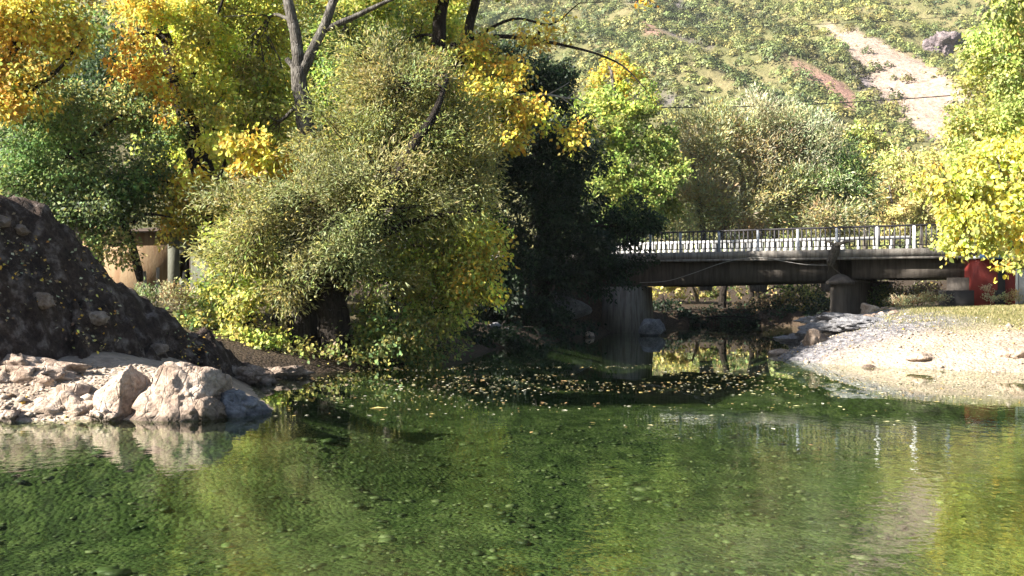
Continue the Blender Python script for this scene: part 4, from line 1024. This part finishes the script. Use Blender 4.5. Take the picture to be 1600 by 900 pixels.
tree('willow_bush', 'rounded sage-green willow bush with shade painted into its right side beyond the bridge', 'tree', at_ground(1295, 64.5),
  [limb([(1290,455),(1285,370),(1270,280)], 64.5, [7,5,2]), limb([(1295,455),(1315,360),(1325,280)], 64.5, [6,4,2])],
  [B(1270,250,65.5,52,60,'sage'), B(1300,290,64.5,58,60,'sage+green'), B(1335,290,64,26,42,'green+deep'), B(1290,345,63.5,60,35,'sage+straw')],  # right lobe gets darker leaves to paint its shaded side
  L=.30, aspect=.28, layers=2.2, spread=.4, align=1.2, droop=-.2, twig=.25, seed=19)
tree('slender_poplar', 'pale lime poplar beyond the round willow bush', 'tree', at_ground(1352, 96),
  [limb([(1352,400),(1352,280),(1350,200)], 96, [4,3,1])], [B(1348,225,96,32,40,'pale+fresh'), B(1375,255,96,32,45,'pale+straw'), B(1350,280,96,40,40,'pale+straw')], L=.32, layers=2.2, seed=20, mat='leaf_far')
tree('roadside_bush', 'dry yellow bush behind the bridge rail next to the round willow bush', 'shrub', at_ground(1395, 76),
  [limb([(1395,420),(1395,340),(1390,290)], 76, [4,3,1])], [B(1385,330,76,45,38,'straw'), B(1410,295,77,45,50,'straw+pale'), B(1395,265,80,35,30,'pale+straw')], L=.28, aspect=.4, layers=2.2, seed=21, mat='leaf_far')
tree('roadside_bush', 'dry straw bush behind the right end of the bridge rail', 'shrub', at_ground(1465, 76),
  [limb([(1465,420),(1465,340),(1460,280)], 76, [4,3,1])], [B(1455,320,76,48,48,'straw'), B(1475,270,78,50,45,'straw+pale'), B(1520,330,76,50,60,'straw+pale')], L=.28, aspect=.4, layers=2.2, seed=22, mat='leaf_far')
tree('background_bush', 'dry bush below the foot of the scree', 'shrub', at_ground(1440, 110),
  [limb([(1440,400),(1440,300),(1440,250)], 110, [3,2,1])], [B(1425,262,110,40,25,'straw+brown'), B(1480,255,112,50,25,'straw+sage'), B(1330,265,120,40,25,'sage')], L=.4, layers=2.0, seed=23, mat='leaf_far')
# bushes seen under the bridge
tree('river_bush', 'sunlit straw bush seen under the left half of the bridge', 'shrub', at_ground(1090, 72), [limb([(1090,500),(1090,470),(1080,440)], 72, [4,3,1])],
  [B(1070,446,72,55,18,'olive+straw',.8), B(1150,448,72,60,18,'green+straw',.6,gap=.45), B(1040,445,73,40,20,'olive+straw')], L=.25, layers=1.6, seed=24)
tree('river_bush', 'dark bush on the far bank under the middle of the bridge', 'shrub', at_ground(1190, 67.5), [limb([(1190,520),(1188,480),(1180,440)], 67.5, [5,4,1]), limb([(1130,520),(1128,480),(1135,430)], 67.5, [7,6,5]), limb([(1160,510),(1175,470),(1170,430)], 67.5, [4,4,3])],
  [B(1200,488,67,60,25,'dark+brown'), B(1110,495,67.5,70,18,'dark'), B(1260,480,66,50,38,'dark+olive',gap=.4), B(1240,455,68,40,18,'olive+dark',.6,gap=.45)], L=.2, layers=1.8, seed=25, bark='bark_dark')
tree('river_bush', 'black bush added in place of shade under the left end of the bridge', 'shrub', at_ground(1040, 66.0), [limb([(1040,510),(1040,490),(1035,460)], 66, [5,4,1])],  # near-black leaves stand in for the deep shade below the deck
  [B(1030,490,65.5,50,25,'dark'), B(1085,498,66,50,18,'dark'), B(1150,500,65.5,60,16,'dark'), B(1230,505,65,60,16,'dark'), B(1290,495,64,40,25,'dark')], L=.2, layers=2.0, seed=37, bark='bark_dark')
tree('river_bush', 'green ivy-like bush right of the bridge pier', 'shrub', at_ground(1368, 46.5), [limb([(1368,480),(1366,460),(1372,440)], 46.5, [3,2,1])],
  [B(1366,465,46.5,22,22,'green+deep'), B(1385,455,47,22,18,'deep+olive')], L=.12, layers=2, seed=26)
tree('river_bush', 'brown and pink-dry bush under the right span of the bridge', 'shrub', at_ground(1425, 52), [limb([(1425,480),(1425,460),(1430,440)], 52, [3,2,1])],
  [B(1420,455,52,35,16,'brown+straw'), B(1400,468,50,25,14,'brown+olive'), B(1450,462,51,25,14,'brown')], L=.14, layers=2, seed=27)
# ------------------------------------------------------------------ trees, right
tree('pale_tree', 'tall pale yellow-green tree behind the bright yellow leaves', 'tree', at_ground(1660, 34.0),
  [limb([(1660,500),(1650,350),(1630,200),(1610,60)], 34, [14,12,8,3]), limb([(1645,300),(1580,230),(1540,170)], 34, [5,4,2])],
  [B(1570,110,34,62,70,'pale'), B(1545,60,33.8,40,50,'pale+fresh',.9,gap=.4), B(1540,280,32,50,50,'pale+lemon'), B(1600,270,31,50,60,'pale+lemon'), B(1500,190,34,24,30,'pale',.8,gap=.42), B(1600,40,34.5,50,50,'pale'), B(1535,205,33.8,34,55,'pale',gap=.4), B(1590,205,34,75,75,'pale'), B(1570,300,33.6,65,60,'pale+fresh'), B(1510,250,33.6,28,40,'pale',.8,gap=.42), B(1660,150,34.5,80,130,'pale'), B(1610,380,33.5,60,50,'pale+fresh')],
  L=.15, aspect=.62, layers=2.2, seed=30)
tree('mulberry_tree', 'bright lemon-yellow leafy boughs hanging at the right edge over the hut', 'tree', at_ground(1730, 25.0),
  [limb([(1740,560),(1725,440),(1690,350),(1640,320),(1580,330),(1530,345)], [25,25,24.8,24.6,24.4,24.3], [16,13,8,5,3,1.5]), limb([(1690,350),(1620,290),(1540,280),(1450,290)], [24.8,24.7,24.6,24.6], [5,3.5,2,1]),
   limb([(1660,330),(1610,370),(1575,390)], 24.3, [3,2,1])],
  [B(1535,335,24.4,58,50,'lemon+pale',.9,leaf=.125), B(1575,352,24.2,52,40,'lemon+pale',.9,leaf=.125), B(1500,355,24.3,36,34,'lemon+pale',.85,leaf=.12,gap=.38), B(1560,290,24.8,60,40,'lemon+pale',.85,leaf=.12,gap=.43), B(1500,300,24.7,40,28,'lemon+pale',.9,leaf=.125,gap=.4), B(1508,380,24.2,32,22,'lemon+pale',.85,leaf=.12,gap=.4), B(1475,322,24.6,30,22,'lemon+pale',.9,leaf=.125,gap=.42), B(1450,290,24.7,12,26,'lemon+pale',.9,leaf=.125), B(1470,275,24.7,10,16,'lemon+pale',.8,leaf=.125), B(1590,300,24.8,45,40,'lemon+pale',.85,leaf=.12,gap=.43), B(1592,374,24,24,14,'lemon+gold',.85,leaf=.12,gap=.43), B(1640,335,24.5,60,55,'lemon+pale',.85,leaf=.12,gap=.43), B(1556,425,24,6,16,'gold+lemon',.9,leaf=.14), B(1483,402,24.1,6,6,'lemon+pale',.85,leaf=.12,gap=.43), B(1600,240,25,45,50,'lemon+pale',.85,leaf=.12,gap=.43), B(1545,250,25.2,40,30,'pale+lemon',.8,leaf=.125,gap=.42)],
  L=.125, aspect=.68, layers=1.8, spread=.17, shape='oval', droop=.7, seed=31, per=9)
tree('leafy_tree', 'fresh green twigs hanging into the upper right corner', 'tree', at_ground(1900, 22.5),
  [limb([(1900,560),(1880,300),(1800,50),(1690,-30),(1600,-20)], 22.5, [14,12,7,4,1.5])],
  [B(1565,5,22,40,16,'fresh+pale',.9,leaf=.14,gap=.4), B(1592,35,22,26,30,'fresh+pale',.9,leaf=.14,gap=.42), B(1660,-20,22.3,80,50,'fresh+pale'), B(1548,45,22,6,12,'fresh',.8,leaf=.13)],
  L=.14, aspect=.55, layers=1.6, spread=.16, shape='oval', droop=.7, seed=32, per=9)
# weeds by the hut
tree('weed_clump', 'grey-white dry weeds at the foot of the red hut', 'weeds', at_ground(1552, 40), [], [B(1543,460,40,10,11,'sage',.6), B(1562,464,39.8,9,6,'sage+straw',.6), B(1582,464,39.8,10,8,'straw')], L=.10, aspect=.25, layers=1.6, spread=.1, droop=-.6, seed=33, twig=0, parts=('stem', 'leaves', 'twigs'))
tree('weed_clump', 'grey rubble weeds below the right abutment', 'weeds', at_ground(1470, 41), [], [B(1450,468,41,40,8,'sage+brown'), B(1400,472,41,30,7,'sage+brown')], L=.10, aspect=.25, layers=1.6, spread=.1, droop=-.6, seed=34, twig=0, parts=('stem', 'leaves', 'twigs'))
tree('weed_clump', 'tangle of dry grey weeds below the house stakes', 'weeds', at_ground(270, 26), [], [B(275,462,25.6,35,16,'sage+brown'), B(235,462,25.8,25,14,'sage+green')], L=.10, aspect=.3, layers=1.8, spread=.12, droop=-.5, seed=35, twig=0, parts=('stem', 'leaves', 'twigs'))

# ------------------------------------------------------------------ crag and scrub on the hillside
cx, cy_, cz = hill_hit(1482, 88)
o = rock('crag', 'dark purplish rock crag high on the right hillside', (cx, cy_ + 3, cz + 3.5), (8.2, 6, 6.8), 'crag_rock', 90, sub=5, planes=16, rough=.14, cracks=.3, cat='crag')
rng = np.random.default_rng(77)
n = 40000
Y = 186 + (rng.random(n) ** .8) * 270; X = (rng.uniform(560, 1720, n) - 800) / F * Y
dn = vnoise(np.stack([X * .8 + Y * .45, Y * .5 - X * .35], 1), 26, 51, 4)
bare = zmask(X, Y, SCREE, 1.5) * .93 + zmask(X, Y, RED, 1.5) * .85
ok = (rng.random(n) > bare) & (rng.random(n) < sstep(.40, .50, dn * .65 + .35 * vnoise(np.stack([X, Y], 1), 7, 52, 2)) * .75 + .25)
X, Y = X[ok][:13500], Y[ok][:13500]; n = len(X); Z = 3.35 + hill_h(X, Y)
R = rng.gamma(2.4, .62, n).clip(.45, 3.8) * (0.7 + .7 * vnoise(np.stack([X, Y], 1), 24, 61, 2))
big = vnoise(np.stack([X, Y], 1), 45, 71, 3); tint = np.stack([.62 + 1.0 * big, .78 + .55 * big, .85 + .3 * big], 1)
tint *= (1 - .62 * zmask(X, Y, ROCK_AND_SHADOW, 3.0))[:, None] * (1 - .40 * sstep(.54, .66, vnoise(np.stack([X * .8 + Y * .45, Y * .35 - X * .25], 1), 26, 81, 3)))[:, None]  # scrub coloured darker to paint the gully shadows
cnt = np.clip(10.5 * R ** 2, 8, 95).astype(int); idx = np.repeat(np.arange(n), cnt); m_ = len(idx)
cols = (np.array(PAL['hill'])[rng.integers(0, 5, n)] * tint * rng.lognormal(0, .28, (n, 1)))[idx] * rng.lognormal(0, .12, (m_, 1))
v = rng.normal(size=(m_, 3)); v /= np.linalg.norm(v, axis=1, keepdims=True); v[:, 2] = np.abs(v[:, 2]) * 1.15 - .12
lob = 0.72 + .5 * vnoise(v * 1.3 + idx[:, None] * 3.1, .7, 5, 2)
P = np.stack([X, Y, Z], 1)[idx] + v * (R[idx] * rng.uniform(.55, 1.0, m_) * lob)[:, None]
aax = rng.normal(size=P.shape); aax -= (aax * v).sum(1, keepdims=True) * v; aax /= np.linalg.norm(aax, axis=1, keepdims=True)
bb = np.cross(v, aax); S = (rng.uniform(.24, .50, m_) * np.clip(R[idx], .7, 1.2))[:, None]
nv = v * S * .3
V = np.stack([P - aax * S, P - bb * S * .7 + nv, P + aax * S, P + bb * S * .7 + nv], 1).reshape(-1, 3)
i = np.arange(m_) * 4; T = np.concatenate([np.stack([i, i+1, i+2], 1), np.stack([i, i+2, i+3], 1)])
tag(link('hillside_scrub', np_mesh('hillside_scrub', V, T, False, np.repeat(np.clip(cols, 0, .6), 4, 0)), M['leaf_far']), 'dense olive scrub covering the hillside', 'scrub', kind='stuff')

# ------------------------------------------------------------------ grass on the right bank and leaves on the water
rng = np.random.default_rng(88)
n = 90000
D = 24 + rng.random(n) * 19; px = rng.uniform(1290, 1750, n); X = (px - 800) / F * D
dw = water_sd(X, D); g = sstep(2.3, 4.0, dw + (vnoise(np.stack([X, D], 1), 2.2, 8, 3) - .5) * 3.0)
ok = rng.random(n) < g * (0.25 + .75 * sstep(.35, .6, vnoise(np.stack([X, D], 1), 1.1, 19, 3)))
X, D = X[ok], D[ok]; n = len(X); Z = land_h(X, D)
h = rng.uniform(.03, .10, n); a = rng.uniform(0, 6.28, n); lean = rng.normal(size=(n, 2)) * .04
P = np.stack([X, D, Z - .01], 1); wv = np.stack([np.cos(a), np.sin(a), 0 * a], 1) * rng.uniform(.006, .014, n)[:, None]
V = np.stack([P - wv, P + wv, P + np.stack([lean[:, 0], lean[:, 1], h], 1)], 1).reshape(-1, 3)
cols = np.array([(.16,.17,.05),(.30,.26,.11),(.12,.13,.04),(.40,.33,.17),(.22,.19,.08)])[rng.integers(0, 5, n)]
tag(link('grass', np_mesh('grass', V, np.arange(n * 3).reshape(-1, 3), False, np.repeat(cols, 3, 0)), M['grass']), 'short dry grass on the right bank', 'grass', kind='stuff')

n = 5200
py = 568 + np.abs(rng.normal(size=n)) * 36; px = rng.uniform(420, 1560, n); D = CAMZ * F / (py - HOR); X = (px - 800) / F * D
ok = (water_sd(X, D) < -.25) & (vnoise(np.stack([X * .45, D * 1.1], 1), 1.3, 33, 3) > .47); X, D = X[ok][:1900], D[ok][:1900]; n = len(X)
L = .028 * rng.lognormal(0, .38, n); a = rng.uniform(0, 6.28, n); al = np.stack([np.cos(a), np.sin(a), 0*a], 1); bl = np.stack([-np.sin(a), np.cos(a), 0*a], 1)
P = np.stack([X, D, np.full(n, .007)], 1); Ls = L[:, None]; up = np.array([0, 0, 1.]) * Ls
V = np.stack([P - al*Ls, P - bl*Ls*.6 + up*.10, P + al*Ls + up*.18*rng.random((n,1)), P + bl*Ls*.6 + up*.12], 1).reshape(-1, 3)
i = np.arange(n) * 4; cols = np.array([(.62,.56,.36),(.66,.58,.30),(.55,.42,.14),(.7,.66,.5),(.45,.28,.12)])[rng.integers(0, 5, n)]
tag(link('floating_leaves', np_mesh('floating_leaves', V, np.concatenate([np.stack([i, i+1, i+2], 1), np.stack([i, i+2, i+3], 1)]), False, np.repeat(cols, 4, 0)), M['litter']), 'pale fallen leaves floating on the river', 'leaves', kind='stuff')
mount('stone', 'dark oval stone lying on the river bed in the foreground', 716, 925, 6.9, (.20, .10, .07), 'grey_rock', 99, sub=4)

# ------------------------------------------------------------------ air
m, t, o = newmat('haze'); pv = N(t, 'ShaderNodeVolumePrincipled', i_Density=0.0001); pv.inputs['Color'].default_value = (.93, .95, 1, 1); pv.inputs['Anisotropy'].default_value = .2
t.links.new(pv.outputs[0], o.inputs['Volume'])
tag(MB().box((-420, -40, -3), (420, 660, 290)).build('haze', m), kind='stuff')
